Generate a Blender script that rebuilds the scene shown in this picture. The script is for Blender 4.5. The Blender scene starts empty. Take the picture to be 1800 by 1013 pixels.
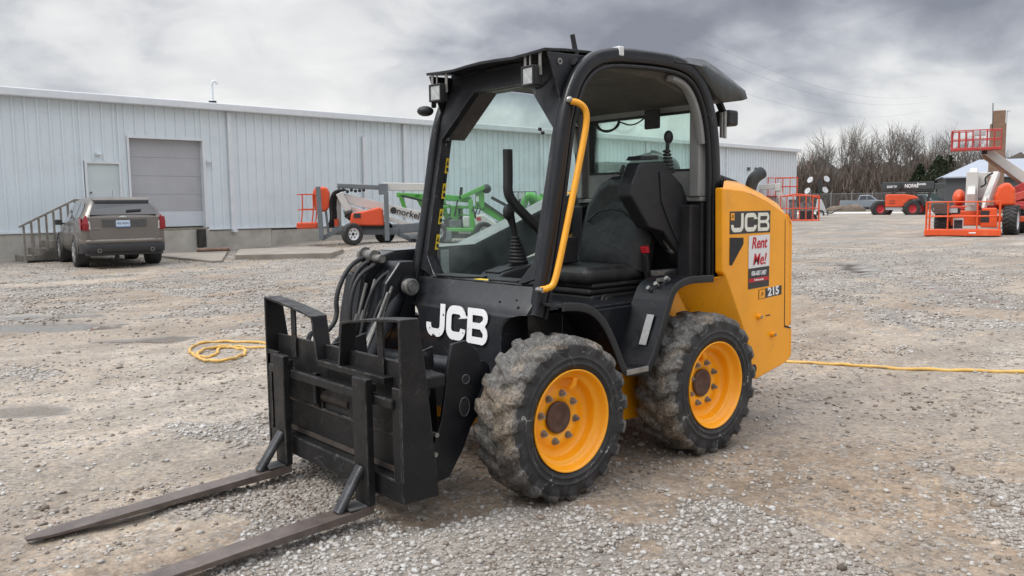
import bpy, math, random
import numpy as np
from mathutils import Vector, Matrix
S = bpy.context.scene
C = S.collection
R = math.radians
# ---------------------------------------------------------------- camera
cd = bpy.data.cameras.new('camera'); cam = bpy.data.objects.new('camera', cd); C.objects.link(cam)
cd.sensor_width = 36; cd.lens = 36*1480.85/1800; cd.clip_end = 6000; cd.clip_start = .05
_r = Vector((-.75583485, .65464038, -.01263533)); _u = Vector((-.07407976, -.06632551, .99504428)); _f = Vector((-.65055812, -.75302516, -.09862673))
mw = Matrix.Identity(4)
for i in range(3):
    mw[i][0] = _r[i]; mw[i][1] = _u[i]; mw[i][2] = -_f[i]
mw[0][3], mw[1][3], mw[2][3] = 3.35798, 3.60936, 1.41569
cam.matrix_world = mw
S.camera = cam
# ---------------------------------------------------------------- sky
SUN_EL, SUN_AZ = R(52), R(-14)
w = bpy.data.worlds.new('World'); S.world = w; w.use_nodes = True
nt = w.node_tree; N = nt.nodes; L = nt.links; N.clear()
def nd(t, **k):
    n = N.new(t)
    for a, b in k.items(): setattr(n, a, b)
    return n
def wmath(op, a, b=None, c=None):
    n = nd('ShaderNodeMath', operation=op)
    for i, x in enumerate((a, b, c)):
        if x is None: continue
        if isinstance(x, (int, float)): n.inputs[i].default_value = x
        else: L.new(x, n.inputs[i])
    return n.outputs[0]
tc = nd('ShaderNodeTexCoord'); sep = nd('ShaderNodeSeparateXYZ'); L.new(tc.outputs['Generated'], sep.inputs[0])
zz = wmath('ADD', wmath('MAXIMUM', sep.outputs[2], 0.0), .42)
cx = wmath('DIVIDE', sep.outputs[0], zz); cy = wmath('DIVIDE', sep.outputs[1], zz)
cmb = nd('ShaderNodeCombineXYZ'); L.new(cx, cmb.inputs[0]); L.new(cy, cmb.inputs[1]); cmb.inputs[2].default_value = 3.7
n1 = nd('ShaderNodeTexNoise'); n1.inputs['Scale'].default_value = 1.9; n1.inputs['Detail'].default_value = 7; n1.inputs['Roughness'].default_value = .52; n1.inputs['Distortion'].default_value = .35
L.new(cmb.outputs[0], n1.inputs['Vector'])
n2 = nd('ShaderNodeTexNoise'); n2.inputs['Scale'].default_value = 5.0; n2.inputs['Detail'].default_value = 6; n2.inputs['Roughness'].default_value = .5; n2.inputs['Distortion'].default_value = .5
L.new(cmb.outputs[0], n2.inputs['Vector'])
def lobe(d, p):
    v = nd('ShaderNodeVectorMath', operation='DOT_PRODUCT'); L.new(tc.outputs['Generated'], v.inputs[0]); v.inputs[1].default_value = Vector(d).normalized()
    return wmath('POWER', wmath('MAXIMUM', v.outputs['Value'], 0.0), p)
b = wmath('ADD', wmath('MULTIPLY', n1.outputs['Fac'], .62), wmath('MULTIPLY', n2.outputs['Fac'], .38))
b = wmath('ADD', b, wmath('MULTIPLY', lobe((-.757, -.626, .225), 40), -.17))
b = wmath('ADD', b, wmath('MULTIPLY', lobe((-.93, -.36, .20), 90), -.09))
b = wmath('ADD', b, wmath('MULTIPLY', lobe((-.42, -.89, .165), 40), .20))
b = wmath('ADD', b, wmath('MULTIPLY', lobe((-.88, -.47, .05), 50), .17))
b = wmath('ADD', b, wmath('MULTIPLY', wmath('SUBTRACT', 1.0, wmath('MINIMUM', wmath('MULTIPLY', sep.outputs[2], 6.0), 1.0)), .10))
cr = nd('ShaderNodeValToRGB'); L.new(b, cr.inputs[0])
e = cr.color_ramp.elements
e[0].position = .34; e[0].color = (.17, .18, .212, 1)
e[1].position = .72; e[1].color = (.66, .657, .645, 1)
for p, c in ((.42, (.235, .245, .28, 1)), (.505, (.365, .376, .405, 1)), (.59, (.53, .535, .54, 1))):
    x = e.new(p); x.color = c
sky = nd('ShaderNodeTexSky', sky_type='NISHITA', sun_disc=False); sky.sun_elevation = SUN_EL; sky.sun_rotation = R(90)-SUN_AZ
mul = nd('ShaderNodeMix', data_type='RGBA', blend_type='MULTIPLY'); mul.inputs[0].default_value = 1
L.new(sky.outputs[0], mul.inputs[6]); mul.inputs[7].default_value = (.05, .05, .05, 1)
mx = nd('ShaderNodeMix', data_type='RGBA'); mx.inputs[0].default_value = .92
L.new(mul.outputs[2], mx.inputs[6]); L.new(cr.outputs[0], mx.inputs[7])
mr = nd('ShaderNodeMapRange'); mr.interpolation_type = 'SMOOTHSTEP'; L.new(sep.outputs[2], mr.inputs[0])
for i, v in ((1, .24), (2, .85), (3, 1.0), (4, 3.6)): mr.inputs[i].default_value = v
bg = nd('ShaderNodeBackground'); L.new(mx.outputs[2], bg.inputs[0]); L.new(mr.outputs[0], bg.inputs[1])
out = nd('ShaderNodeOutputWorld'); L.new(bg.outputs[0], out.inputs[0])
# ---------------------------------------------------------------- sun (veiled by cloud)
sl = bpy.data.lights.new('sun', 'SUN'); sl.energy = 1.5; sl.angle = R(22); sl.color = (1, .97, .92)
so = bpy.data.objects.new('sun', sl); C.objects.link(so)
sd = Vector((math.cos(SUN_EL)*math.cos(SUN_AZ), math.cos(SUN_EL)*math.sin(SUN_AZ), math.sin(SUN_EL)))
so.rotation_euler = sd.to_track_quat('Z', 'Y').to_euler(); so.location = (0, 0, 30)
S.view_settings.view_transform = 'Standard'; S.view_settings.look = 'None'; S.view_settings.exposure = .6; S.view_settings.gamma = 1
try:
    S.cycles.use_denoising = True; S.cycles.max_bounces = 8; S.cycles.transparent_max_bounces = 12
except Exception: pass
# ================================================================ helpers
def tag(o, label=None, cat=None, group=None, kind=None):
    if label: o['label'] = label
    if cat: o['category'] = cat
    if group: o['group'] = group
    if kind: o['kind'] = kind
    return o
def empty(name, loc=(0, 0, 0), rz=0, parent=None, label=None, cat=None, group=None):
    o = bpy.data.objects.new(name, None); C.objects.link(o); o.location = loc; o.rotation_euler = (0, 0, rz)
    o.empty_display_size = .1
    if parent: o.parent = parent
    return tag(o, label, cat, group)
class MB:
    def __init__(s): s.v = []; s.f = []; s.s = []; s.m = []; s.mi = 0
    def add(s, vs, fs, smooth=False):
        o = len(s.v); s.v.extend([tuple(v) for v in vs])
        for f in fs: s.f.append(tuple(i+o for i in f)); s.s.append(smooth); s.m.append(s.mi)
        return s
    def box(s, x0, x1, y0, y1, z0, z1):
        return s.add([(x0,y0,z0),(x1,y0,z0),(x1,y1,z0),(x0,y1,z0),(x0,y0,z1),(x1,y0,z1),(x1,y1,z1),(x0,y1,z1)],
                     [(0,3,2,1),(4,5,6,7),(0,1,5,4),(1,2,6,5),(2,3,7,6),(3,0,4,7)])
    def beam(s, p, q, w, h, up=(0, 0, 1), w2=None, h2=None):
        p = Vector(p); q = Vector(q); d = (q-p).normalized(); up = Vector(up)
        if abs(d.dot(up)) > .98: up = Vector((1, 0, 0)) if abs(d.x) < .9 else Vector((0, 1, 0))
        a = d.cross(up).normalized(); b = a.cross(d)
        w2 = w2 or w; h2 = h2 or h
        vs = [p+a*i*w/2+b*j*h/2 for i, j in ((-1,-1),(1,-1),(1,1),(-1,1))]+[q+a*i*w2/2+b*j*h2/2 for i, j in ((-1,-1),(1,-1),(1,1),(-1,1))]
        return s.add(vs, [(0,3,2,1),(4,5,6,7),(0,1,5,4),(1,2,6,5),(2,3,7,6),(3,0,4,7)])
    def tube(s, pts, r, n=10, cap=True, smooth=True):
        P = [Vector(p) for p in pts]; k = len(P)
        rr = r if isinstance(r, (list, tuple)) else [r]*k
        T = []
        for i in range(k):
            a = P[max(0, i-1)]; b = P[min(k-1, i+1)]; T.append((b-a).normalized())
        u = T[0].orthogonal().normalized(); vs = []
        for i in range(k):
            u = (u-T[i]*u.dot(T[i])).normalized(); v = T[i].cross(u)
            vs += [P[i]+(u*math.cos(2*math.pi*j/n)+v*math.sin(2*math.pi*j/n))*rr[i] for j in range(n)]
        fs = [(i*n+j, i*n+(j+1) % n, (i+1)*n+(j+1) % n, (i+1)*n+j) for i in range(k-1) for j in range(n)]
        s.add(vs, fs, smooth)
        if cap: s.add(vs[:n], [tuple(reversed(range(n)))]); s.add(vs[-n:], [tuple(range(n))])
        return s
    def sweep(s, pts, sec, normal, smooth=True, cap=True):
        # section (a along normal, b along in-plane normal) swept along a planar path
        P = [Vector(p) for p in pts]; k = len(P); nn = Vector(normal).normalized(); vs = []; n = len(sec)
        for i in range(k):
            t = (P[min(k-1, i+1)]-P[max(0, i-1)]).normalized(); bb = t.cross(nn).normalized()
            vs += [P[i]+nn*a+bb*b for a, b in sec]
        fs = [(i*n+j, i*n+(j+1) % n, (i+1)*n+(j+1) % n, (i+1)*n+j) for i in range(k-1) for j in range(n)]
        s.add(vs, fs, smooth)
        if cap: s.add(vs[:n], [tuple(reversed(range(n)))]); s.add(vs[-n:], [tuple(range(n))])
        return s
    def prism(s, poly, axis, a, b):
        def m(p, t): return {'x': (t, p[0], p[1]), 'y': (p[0], t, p[1]), 'z': (p[0], p[1], t)}[axis]
        n = len(poly); vs = [m(p, a) for p in poly]+[m(p, b) for p in poly]
        return s.add(vs, [tuple(range(n))[::-1], tuple(range(n, 2*n))]+[(i, (i+1) % n, n+(i+1) % n, n+i) for i in range(n)])
    def ring(s, outer, inner, fa, fb):
        # frame between two matched outlines; fa/fb map a 2D point to the two faces
        n = len(outer); vs = [fa(p) for p in outer]+[fa(p) for p in inner]+[fb(p) for p in outer]+[fb(p) for p in inner]
        fs = []
        for i in range(n):
            j = (i+1) % n
            fs += [(i, j, n+j, n+i), (2*n+i, 3*n+i, 3*n+j, 2*n+j), (i, 2*n+i, 2*n+j, j), (n+i, n+j, 3*n+j, 3*n+i)]
        return s.add(vs, fs)
    def lathe(s, prof, n=48, axis='y', c=(0, 0, 0), smooth=True, closed=False):
        vs = []; k = len(prof)
        for i in range(n):
            a = 2*math.pi*i/n; ca, sa = math.cos(a), math.sin(a)
            for r, h in prof:
                vs.append({'y': (c[0]+r*ca, c[1]+h, c[2]+r*sa), 'z': (c[0]+r*ca, c[1]+r*sa, c[2]+h), 'x': (c[0]+h, c[1]+r*ca, c[2]+r*sa)}[axis])
        K = k if closed else k-1
        fs = [(i*k+j, i*k+(j+1) % k, ((i+1) % n)*k+(j+1) % k, ((i+1) % n)*k+j) for i in range(n) for j in range(K)]
        return s.add(vs, fs, smooth)
    def cyl(s, p, q, r, n=16, r2=None): return s.tube([p, q], [r, r2 if r2 is not None else r], n, True, n > 8)
    def ball(s, c, r, n=10, sc=(1, 1, 1)):
        vs = []; fs = []
        for i in range(n+1):
            t = math.pi*i/n
            for j in range(2*n):
                a = math.pi*j/n; vs.append((c[0]+r*sc[0]*math.sin(t)*math.cos(a), c[1]+r*sc[1]*math.sin(t)*math.sin(a), c[2]+r*sc[2]*math.cos(t)))
        for i in range(n):
            for j in range(2*n): fs.append((i*2*n+j, (i+1)*2*n+j, (i+1)*2*n+(j+1) % (2*n), i*2*n+(j+1) % (2*n)))
        return s.add(vs, fs, True)
    def mirror_y(s, start=0):
        n = len(s.v); k = len(s.f)
        o = n-start
        s.v += [(x, -y, z) for x, y, z in s.v[start:]]
        for i in range(k):
            if min(s.f[i]) >= start: s.f.append(tuple(j+o for j in reversed(s.f[i]))); s.s.append(s.s[i]); s.m.append(s.m[i])
        return s
    def build(s, name, mt, parent=None, bev=0, seg=2, loc=None, rot=None, auto=None, sub=0, label=None):
        me = bpy.data.meshes.new(name); me.from_pydata(s.v, [], s.f)
        mts = mt if isinstance(mt, (list, tuple)) else [mt]
        for x in mts: me.materials.append(x)
        me.polygons.foreach_set('use_smooth', s.s); me.polygons.foreach_set('material_index', s.m); me.update()
        import bmesh
        bm = bmesh.new(); bm.from_mesh(me); bmesh.ops.recalc_face_normals(bm, faces=bm.faces); bm.to_mesh(me); bm.free()
        o = bpy.data.objects.new(name, me); C.objects.link(o)
        if parent: o.parent = parent
        if loc: o.location = loc
        if rot: o.rotation_euler = rot
        if bev:
            md = o.modifiers.new('bevel', 'BEVEL'); md.width = bev; md.segments = seg; md.limit_method = 'ANGLE'; md.angle_limit = R(35)
        if sub:
            md = o.modifiers.new('sub', 'SUBSURF'); md.levels = sub; md.render_levels = sub
        if label: o['label'] = label
        return o
def rrect(w, h, r, n=4):
    out = []
    for cx_, cy_, a0 in ((w/2-r, h/2-r, 0), (-w/2+r, h/2-r, 90), (-w/2+r, -h/2+r, 180), (w/2-r, -h/2+r, 270)):
        for i in range(n+1):
            a = R(a0+90*i/n); out.append((cx_+r*math.cos(a), cy_+r*math.sin(a)))
    return out
def smooth_path(pts, it=2):
    P = [Vector(p) for p in pts]
    for _ in range(it):
        Q = [P[0]]
        for a, b in zip(P[:-1], P[1:]): Q += [a*.75+b*.25, a*.25+b*.75]
        Q.append(P[-1]); P = Q
    return P
def text(name, body, size, mt, parent, mtx, ext=.001, off=0, shear=0, sx=1, sp=1, align='CENTER', label=None):
    cu = bpy.data.curves.new(name, 'FONT'); cu.body = body; cu.size = size; cu.extrude = ext; cu.offset = off; cu.shear = shear
    cu.align_x = align; cu.align_y = 'CENTER'; cu.space_character = sp; cu.resolution_u = 4
    t = bpy.data.objects.new(name, cu); C.objects.link(t)
    dg = bpy.context.evaluated_depsgraph_get(); dg.update()
    me = bpy.data.meshes.new_from_object(t.evaluated_get(dg)); me.name = name
    bpy.data.objects.remove(t); me.materials.clear(); me.materials.append(mt)
    o = bpy.data.objects.new(name, me); C.objects.link(o); o.parent = parent
    o.matrix_local = mtx @ Matrix.Diagonal((sx, 1, 1, 1))
    if label: o['label'] = label
    return o
def frame_m(o, x, y):
    x = Vector(x).normalized(); z = x.cross(Vector(y)).normalized(); y = z.cross(x); m = Matrix.Identity(4)
    for i in range(3): m[i][0] = x[i]; m[i][1] = y[i]; m[i][2] = z[i]; m[i][3] = o[i]
    return m
def copy_tree(o, parent=None):
    c = o.copy(); C.objects.link(c)
    if parent: c.parent = parent
    for ch in [x for x in bpy.data.objects if x.parent == o]: copy_tree(ch, c)
    return c
# ---------------------------------------------------------------- materials
MATS = {}
def mat(name, col, rough=.5, metal=0, var=.12, sc=5, bump=0, bsc=60, dust=0, dcol=(.30, .26, .21), dsc=3, coat=0, scr=0, rvar=.12, scol=(.45, .45, .45), ssc=2.0, emit=None, spec=.5, edge=0, ecol=(.2, .2, .2)):
    m = bpy.data.materials.new(name); m.use_nodes = True; t = m.node_tree; n = t.nodes; l = t.links
    p = n['Principled BSDF']
    p.inputs['Metallic'].default_value = metal; p.inputs['Coat Weight'].default_value = coat; p.inputs['Specular IOR Level'].default_value = spec
    tcn = n.new('ShaderNodeTexCoord'); V = tcn.outputs['Object']
    def noise(s_, d=5, r=.6, dist=0):
        x = n.new('ShaderNodeTexNoise'); x.inputs['Scale'].default_value = s_; x.inputs['Detail'].default_value = d; x.inputs['Roughness'].default_value = r; x.inputs['Distortion'].default_value = dist
        l.new(V, x.inputs['Vector']); return x.outputs['Fac']
    def rmp(x, a, b_, c0=0., c1=1.):
        y = n.new('ShaderNodeMapRange'); l.new(x, y.inputs[0])
        for i, v in enumerate((a, b_, c0, c1)): y.inputs[i+1].default_value = v
        return y.outputs[0]
    def mixc(f, a, b_):
        y = n.new('ShaderNodeMix'); y.data_type = 'RGBA'
        if isinstance(f, float): y.inputs[0].default_value = f
        else: l.new(f, y.inputs[0])
        for i, v in ((6, a), (7, b_)):
            if isinstance(v, tuple): y.inputs[i].default_value = v[:3]+(1,)
            else: l.new(v, y.inputs[i])
        return y.outputs[2]
    n1_ = noise(sc)
    c = mixc(rmp(n1_, .3, .7), tuple(x*(1-var) for x in col), tuple(min(1, x*(1+var)) for x in col))
    if dust:
        dn = noise(dsc, 8, .65, .3)
        c = mixc(rmp(dn, .62-.3*dust, .9-.25*dust, 0, min(.9, .35+dust*.6)), c, dcol)
    if scr:
        sn = noise(ssc, 3, .5, 2.5)
        a = n.new('ShaderNodeMath'); a.operation = 'SUBTRACT'; l.new(sn, a.inputs[0]); a.inputs[1].default_value = .5
        b2 = n.new('ShaderNodeMath'); b2.operation = 'ABSOLUTE'; l.new(a.outputs[0], b2.inputs[0])
        f = rmp(b2.outputs[0], 0, .004, 1, 0)
        g = rmp(noise(9, 4), .5, .66)
        h = n.new('ShaderNodeMath'); h.operation = 'MULTIPLY'; l.new(f, h.inputs[0]); l.new(g, h.inputs[1])
        k = n.new('ShaderNodeMath'); k.operation = 'MULTIPLY'; l.new(h.outputs[0], k.inputs[0]); k.inputs[1].default_value = scr
        c = mixc(k.outputs[0], c, scol)
    if edge:      # paint rubbed off along real edges, with steel edge glints painted into the colour
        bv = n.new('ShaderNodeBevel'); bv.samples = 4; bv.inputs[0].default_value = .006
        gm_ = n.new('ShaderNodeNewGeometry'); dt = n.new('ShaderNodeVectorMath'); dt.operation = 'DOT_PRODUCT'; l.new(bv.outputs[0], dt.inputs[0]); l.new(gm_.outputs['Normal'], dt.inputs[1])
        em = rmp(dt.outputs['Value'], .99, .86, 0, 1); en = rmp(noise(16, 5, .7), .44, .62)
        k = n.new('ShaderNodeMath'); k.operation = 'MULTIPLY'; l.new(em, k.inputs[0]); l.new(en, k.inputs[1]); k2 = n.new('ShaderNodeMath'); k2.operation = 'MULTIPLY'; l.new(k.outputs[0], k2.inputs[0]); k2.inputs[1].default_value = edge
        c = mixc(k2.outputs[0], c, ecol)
    l.new(c, p.inputs['Base Color'])
    l.new(rmp(noise(sc*2.3), .3, .7, max(.02, rough-rvar), min(1, rough+rvar)), p.inputs['Roughness'])
    if bump:
        bn = n.new('ShaderNodeBump'); bn.inputs['Strength'].default_value = bump; bn.inputs['Distance'].default_value = .004
        l.new(noise(bsc, 4), bn.inputs['Height']); l.new(bn.outputs[0], p.inputs['Normal'])
    if emit: p.inputs['Emission Color'].default_value = (*emit, 1); p.inputs['Emission Strength'].default_value = 1
    MATS[name] = m
    return m
def glass(name, tint, refl=.08, haze=.04, hcol=(.6, .65, .65)):
    m = bpy.data.materials.new(name); m.use_nodes = True; t = m.node_tree; n = t.nodes; l = t.links; n.clear()
    o = n.new('ShaderNodeOutputMaterial'); tr = n.new('ShaderNodeBsdfTransparent'); tr.inputs[0].default_value = (*tint, 1)
    gl = n.new('ShaderNodeBsdfGlossy'); gl.inputs['Roughness'].default_value = .03
    df = n.new('ShaderNodeBsdfDiffuse'); df.inputs[0].default_value = (*hcol, 1)
    fr = n.new('ShaderNodeFresnel'); fr.inputs[0].default_value = 1.45
    tcn = n.new('ShaderNodeTexCoord'); ns = n.new('ShaderNodeTexNoise'); ns.inputs['Scale'].default_value = 5; ns.inputs['Detail'].default_value = 8; l.new(tcn.outputs['Object'], ns.inputs[0])
    mr_ = n.new('ShaderNodeMapRange'); l.new(ns.outputs['Fac'], mr_.inputs[0])
    for i, v in ((1, .35), (2, .75), (3, haze*.4), (4, haze*2)): mr_.inputs[i].default_value = v
    m1 = n.new('ShaderNodeMixShader'); l.new(mr_.outputs[0], m1.inputs[0]); l.new(tr.outputs[0], m1.inputs[1]); l.new(df.outputs[0], m1.inputs[2])
    m2 = n.new('ShaderNodeMixShader'); l.new(fr.outputs[0], m2.inputs[0]); l.new(m1.outputs[0], m2.inputs[1]); l.new(gl.outputs[0], m2.inputs[2])
    l.new(m2.outputs[0], o.inputs[0]); return m
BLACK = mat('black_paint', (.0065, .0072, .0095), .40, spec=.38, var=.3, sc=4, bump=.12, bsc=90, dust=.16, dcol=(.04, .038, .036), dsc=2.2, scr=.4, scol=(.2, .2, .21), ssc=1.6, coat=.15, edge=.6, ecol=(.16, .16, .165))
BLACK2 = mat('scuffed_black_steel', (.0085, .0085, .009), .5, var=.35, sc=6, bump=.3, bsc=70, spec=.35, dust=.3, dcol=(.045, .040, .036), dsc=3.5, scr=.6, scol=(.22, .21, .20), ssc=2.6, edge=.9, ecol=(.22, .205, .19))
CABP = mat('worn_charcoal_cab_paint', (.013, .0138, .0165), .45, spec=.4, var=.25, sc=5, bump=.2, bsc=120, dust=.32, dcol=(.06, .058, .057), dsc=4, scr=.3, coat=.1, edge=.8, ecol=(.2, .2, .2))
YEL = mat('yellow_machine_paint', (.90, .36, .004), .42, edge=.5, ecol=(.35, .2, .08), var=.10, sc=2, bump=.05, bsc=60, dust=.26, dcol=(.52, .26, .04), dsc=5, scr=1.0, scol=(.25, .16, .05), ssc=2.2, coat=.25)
RIMY = mat('orange_rim_paint', (.98, .385, .003), .4, var=.06, sc=6, bump=.05, bsc=50, dust=.2, dcol=(.5, .26, .08), dsc=7, scr=.4, scol=(.2, .12, .05), ssc=5, coat=.2)
RAILY = mat('handrail_yellow_paint', (.80, .35, .02), .4, var=.1, sc=9, dust=.25, dcol=(.45, .22, .06), dsc=12)
RUB = mat('black_rubber', (.014, .014, .015), .6, var=.2, sc=20, bump=.2, bsc=80)
PLAS = mat('dark_textured_plastic', (.014, .0145, .016), .55, var=.2, sc=10, bump=.4, bsc=300, dust=.25, dcol=(.07, .068, .065), dsc=6)
PLASG = mat('charcoal_moulded_plastic', (.014, .0148, .017), .5, var=.12, sc=8, bump=.3, bsc=260)
FAB = mat('black_seat_vinyl', (.012, .012, .0125), .5, var=.25, sc=12, bump=.5, bsc=35, dust=.3, dcol=(.07, .066, .06), dsc=7)
LINER = mat('grey_cab_liner', (.25, .25, .24), .65, var=.1, sc=8, bump=.25, bsc=200, dust=.3, dcol=(.24, .22, .19), dsc=4)
LINERD = mat('dark_roof_liner', (.10, .092, .08), .75, var=.2, sc=5, bump=.2, bsc=120, dust=.3, dcol=(.14, .12, .10), dsc=3)
STEEL = mat('worn_steel', (.34, .33, .31), .4, metal=.8, var=.25, sc=15, bump=.2, bsc=90, dust=.4, dcol=(.16, .13, .10), dsc=10)
CHROME = mat('dirty_chrome', (.38, .375, .36), .32, metal=1, var=.15, sc=20, dust=.3, dcol=(.2, .18, .15), dsc=12)
HUB = mat('brown_hub_grease', (.085, .045, .032), .6, var=.4, sc=20, bump=.5, bsc=60)
LENS = mat('lamp_lens', (.50, .51, .50), .15, metal=.5, var=.2, sc=30)
WHITE = mat('white_lettering', (.80, .80, .79), .5, var=.05, sc=10, dust=.12, dcol=(.45, .43, .4), dsc=30)
CREAM = mat('faded_cream_lettering', (.74, .73, .62), .5, var=.08, sc=20, dust=.1, dcol=(.4, .38, .3), dsc=30)
DECALK = mat('charcoal_decal', (.035, .034, .033), .45, var=.1, sc=9)
REDT = mat('red_lettering', (.50, .015, .025), .5, var=.05)
STICY = mat('yellow_warning_sticker', (.75, .55, .03), .5, var=.1, sc=30)
STICG = mat('pale_grey_sticker', (.36, .36, .35), .5, var=.2, sc=60)
FORKM = mat('rusty_fork_steel', (.125, .10, .088), .38, metal=.35, var=.3, sc=9, bump=.3, bsc=60, dust=.35, dcol=(.20, .13, .09), dsc=6, scr=.6, ssc=4)
REDB = mat('red_plastic', (.55, .02, .03), .4)
GLS = glass('tinted_side_glass', (.84, .99, .94), haze=.16, hcol=(.75, .88, .84))
GLR = glass('rear_glass', (.86, .98, .93), haze=.08, hcol=(.75, .85, .82))
BAG = mat('wrinkled_black_sheeting', (.045, .05, .05), .35, var=.3, sc=10, bump=1.0, bsc=22)
# ================================================================ ground
def vnoise(x, y, seed=0):
    xi = np.floor(x).astype(np.int64); yi = np.floor(y).astype(np.int64); fx = x-xi; fy = y-yi
    fx = fx*fx*(3-2*fx); fy = fy*fy*(3-2*fy)
    def h(a, b):
        n = (a*374761393+b*668265263+seed*1442695041) & 0x7fffffff
        n = ((n ^ (n >> 13))*1274126177) & 0x7fffffff
        return ((n ^ (n >> 16)) & 0xffff)/65535.
    return (h(xi, yi)*(1-fx)+h(xi+1, yi)*fx)*(1-fy)+(h(xi, yi+1)*(1-fx)+h(xi+1, yi+1)*fx)*fy
def fbm(x, y, seed=0, o=4):
    s = 0; a = .5; t = 0
    for i in range(o): s = s+a*vnoise(x*2**i, y*2**i, seed+i*17); t += a; a *= .5
    return s/t
def sstep(a, b, x):
    t = np.clip((x-a)/(b-a), 0, 1); return t*t*(3-2*t)
GRAV = [(.98,1.2,.35,.5),(1.2,.91,.35,.5),(1.5,1.02,.4,.5),(.23,1.36,.3,.5),(-.07,.97,.3,.35),(.41,1.72,.35,.45),(.41,2.02,.35,.4),(-.98,2.06,.4,.35),(-.55,2.36,.4,.35),(1.18,-1.41,.55,.35),(1.71,-1.92,.5,.3),(1.18,-.33,.35,.45),(1.56,.13,.3,.4),(1.4,-4.48,.8,.25),(2.41,-.66,.4,.35),(1.92,-.41,.3,.4),(-1.27,.91,.35,.3),(2.0,.7,.5,.4)]
MUD = [(2.4,-.9,.7,.45),(1.9,-2.4,.8,.4),(1.2,-3.4,1.0,.4),(.2,-3.2,.9,.4),(-2.5,1.5,1.2,.3),(-4,0,1.5,.3),(-.6,1.9,.4,.35),(-3.5,2.5,1.2,.25),(.3,-7,1.6,.3),(1.4,-6,1.2,.3),(.77,1.39,.16,.6),(.44,1.17,.16,.5),(1.95,-1.17,.4,.45),(2.32,-1.39,.4,.4),(2.27,.14,.3,.4),(2.27,-.53,.2,.3),(-.25,1.8,.3,.5),(.02,2.08,.25,.4),(1.13,.43,.25,.6),(-.39,1.27,.25,.3),(.03,2.5,.3,.4),(.43,-2.55,.7,.35),(1.24,-2.78,.7,.35),(-.34,.68,.4,.5),(-2.38,.71,.8,.3),(0,0,1.0,.5),(.6,-4.5,.6,.3)]
PUD = [(1.0,-7.9,1.1,.42,-.75),(.3,-5.85,.55,.28,-.75),(.55,-7.3,.4,.22,-.7),(2.05,-3.1,.42,.26,-.75),(-14.2,-5.5,2.1,.55,.66),(-12.6,-4.4,1.6,.30,.66),(-9.6,-1.0,1.2,.15,.66),(.8,-9.0,.9,.3,-.7),(-11.2,-2.6,1.6,.2,.66),(-6.6,-.9,.8,.1,.66)]
def ground_fn(x, y):
    g = fbm(x*.9+3, y*.9+9, 5, 5)*.75+fbm(x*3.1, y*3.1, 23, 3)*.25
    # wheel-track streaks running past the machine
    a = R(215); s_ = -x*math.sin(a)+y*math.cos(a); t_ = x*math.cos(a)+y*math.sin(a)
    g = g+.22*(fbm(s_*1.3, t_*.16, 41, 3)-.5)
    for X, Y, r, w_ in GRAV: g = g+w_*.55*np.exp(-((x-X)**2+(y-Y)**2)/(r*r))
    for X, Y, r, w_ in MUD: g = g-w_*.75*np.exp(-((x-X)**2+(y-Y)**2)/(r*r))
    far = sstep(5, 16, np.hypot(x-3.3, y-3.6))
    g = g+.08*far
    g = g-.05*sstep(3, 6, np.hypot(x-3.3, y-3.6))*(1-far)
    grav = sstep(.44, .60, g)
    wet = np.zeros_like(x)
    n_ = fbm(x*2.2, y*2.2, 77, 4)-.5
    for X, Y, ra, rb, an in PUD:
        c_, s2 = math.cos(an), math.sin(an); u = (x-X)*c_+(y-Y)*s2; v = -(x-X)*s2+(y-Y)*c_
        d = np.sqrt((u/ra)**2+(v/rb)**2)+n_*1.4
        wet = np.maximum(wet, 1-sstep(.75, 1.05, d))
    z = (fbm(x*.7, y*.7, 3, 3)-.5)*.05+(fbm(x*4, y*4, 9, 3)-.5)*.022+.012*(grav-.5)
    z = z+.02*(fbm(s_*1.5, t_*.2, 51, 3)-.5)
    near = np.exp(-((np.abs(x)-.575)**2+(np.abs(y)-.68)**2)/.12)
    z = z*(1-near)-near*.006
    z = z*(1-sstep(20, 60, np.hypot(x, y)))
    z = np.where(wet > 0, z*(1-wet)+wet*(-.018), z)
    z = z+.2*sstep(8, 11.5, -x)*sstep(15.0, 20, -y)*(1-sstep(60, 80, -x))
    return z, grav, wet
def axis_lines(c, near, step, far, grow):
    out = [0.]; s_ = step
    while out[-1] < far:
        if out[-1] > near: s_ *= grow
        out.append(out[-1]+s_)
    return np.array([c-v for v in out[:0:-1]]+[c+v for v in out])
gx = axis_lines(.6, 4.2, .03, 2600, 1.05); gy = axis_lines(.6, 4.2, .03, 2600, 1.05)
GX, GY = np.meshgrid(gx, gy, indexing='ij')
z, grav, wet = ground_fn(GX, GY)
nx, ny = GX.shape
me = bpy.data.meshes.new('ground')
me.vertices.add(nx*ny); me.vertices.foreach_set('co', np.stack([GX, GY, z], -1).astype(np.float32).ravel())
ii = (np.arange(nx-1)[:, None]*ny+np.arange(ny-1)[None, :])
quads = np.stack([ii, ii+ny, ii+ny+1, ii+1], -1).reshape(-1)
me.loops.add(len(quads)); me.loops.foreach_set('vertex_index', quads.astype(np.int32))
me.polygons.add(len(quads)//4); me.polygons.foreach_set('loop_start', np.arange(0, len(quads), 4, dtype=np.int32))
me.update(calc_edges=True)
me.polygons.foreach_set('use_smooth', [True]*(len(quads)//4))
for nm, arr in (('grav', grav), ('wet', wet)):
    at = me.attributes.new(nm, 'FLOAT', 'POINT'); at.data.foreach_set('value', arr.astype(np.float32).ravel())
ground = bpy.data.objects.new('ground', me); C.objects.link(ground); tag(ground, 'wet gravel and tan mud yard', kind='structure')
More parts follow.
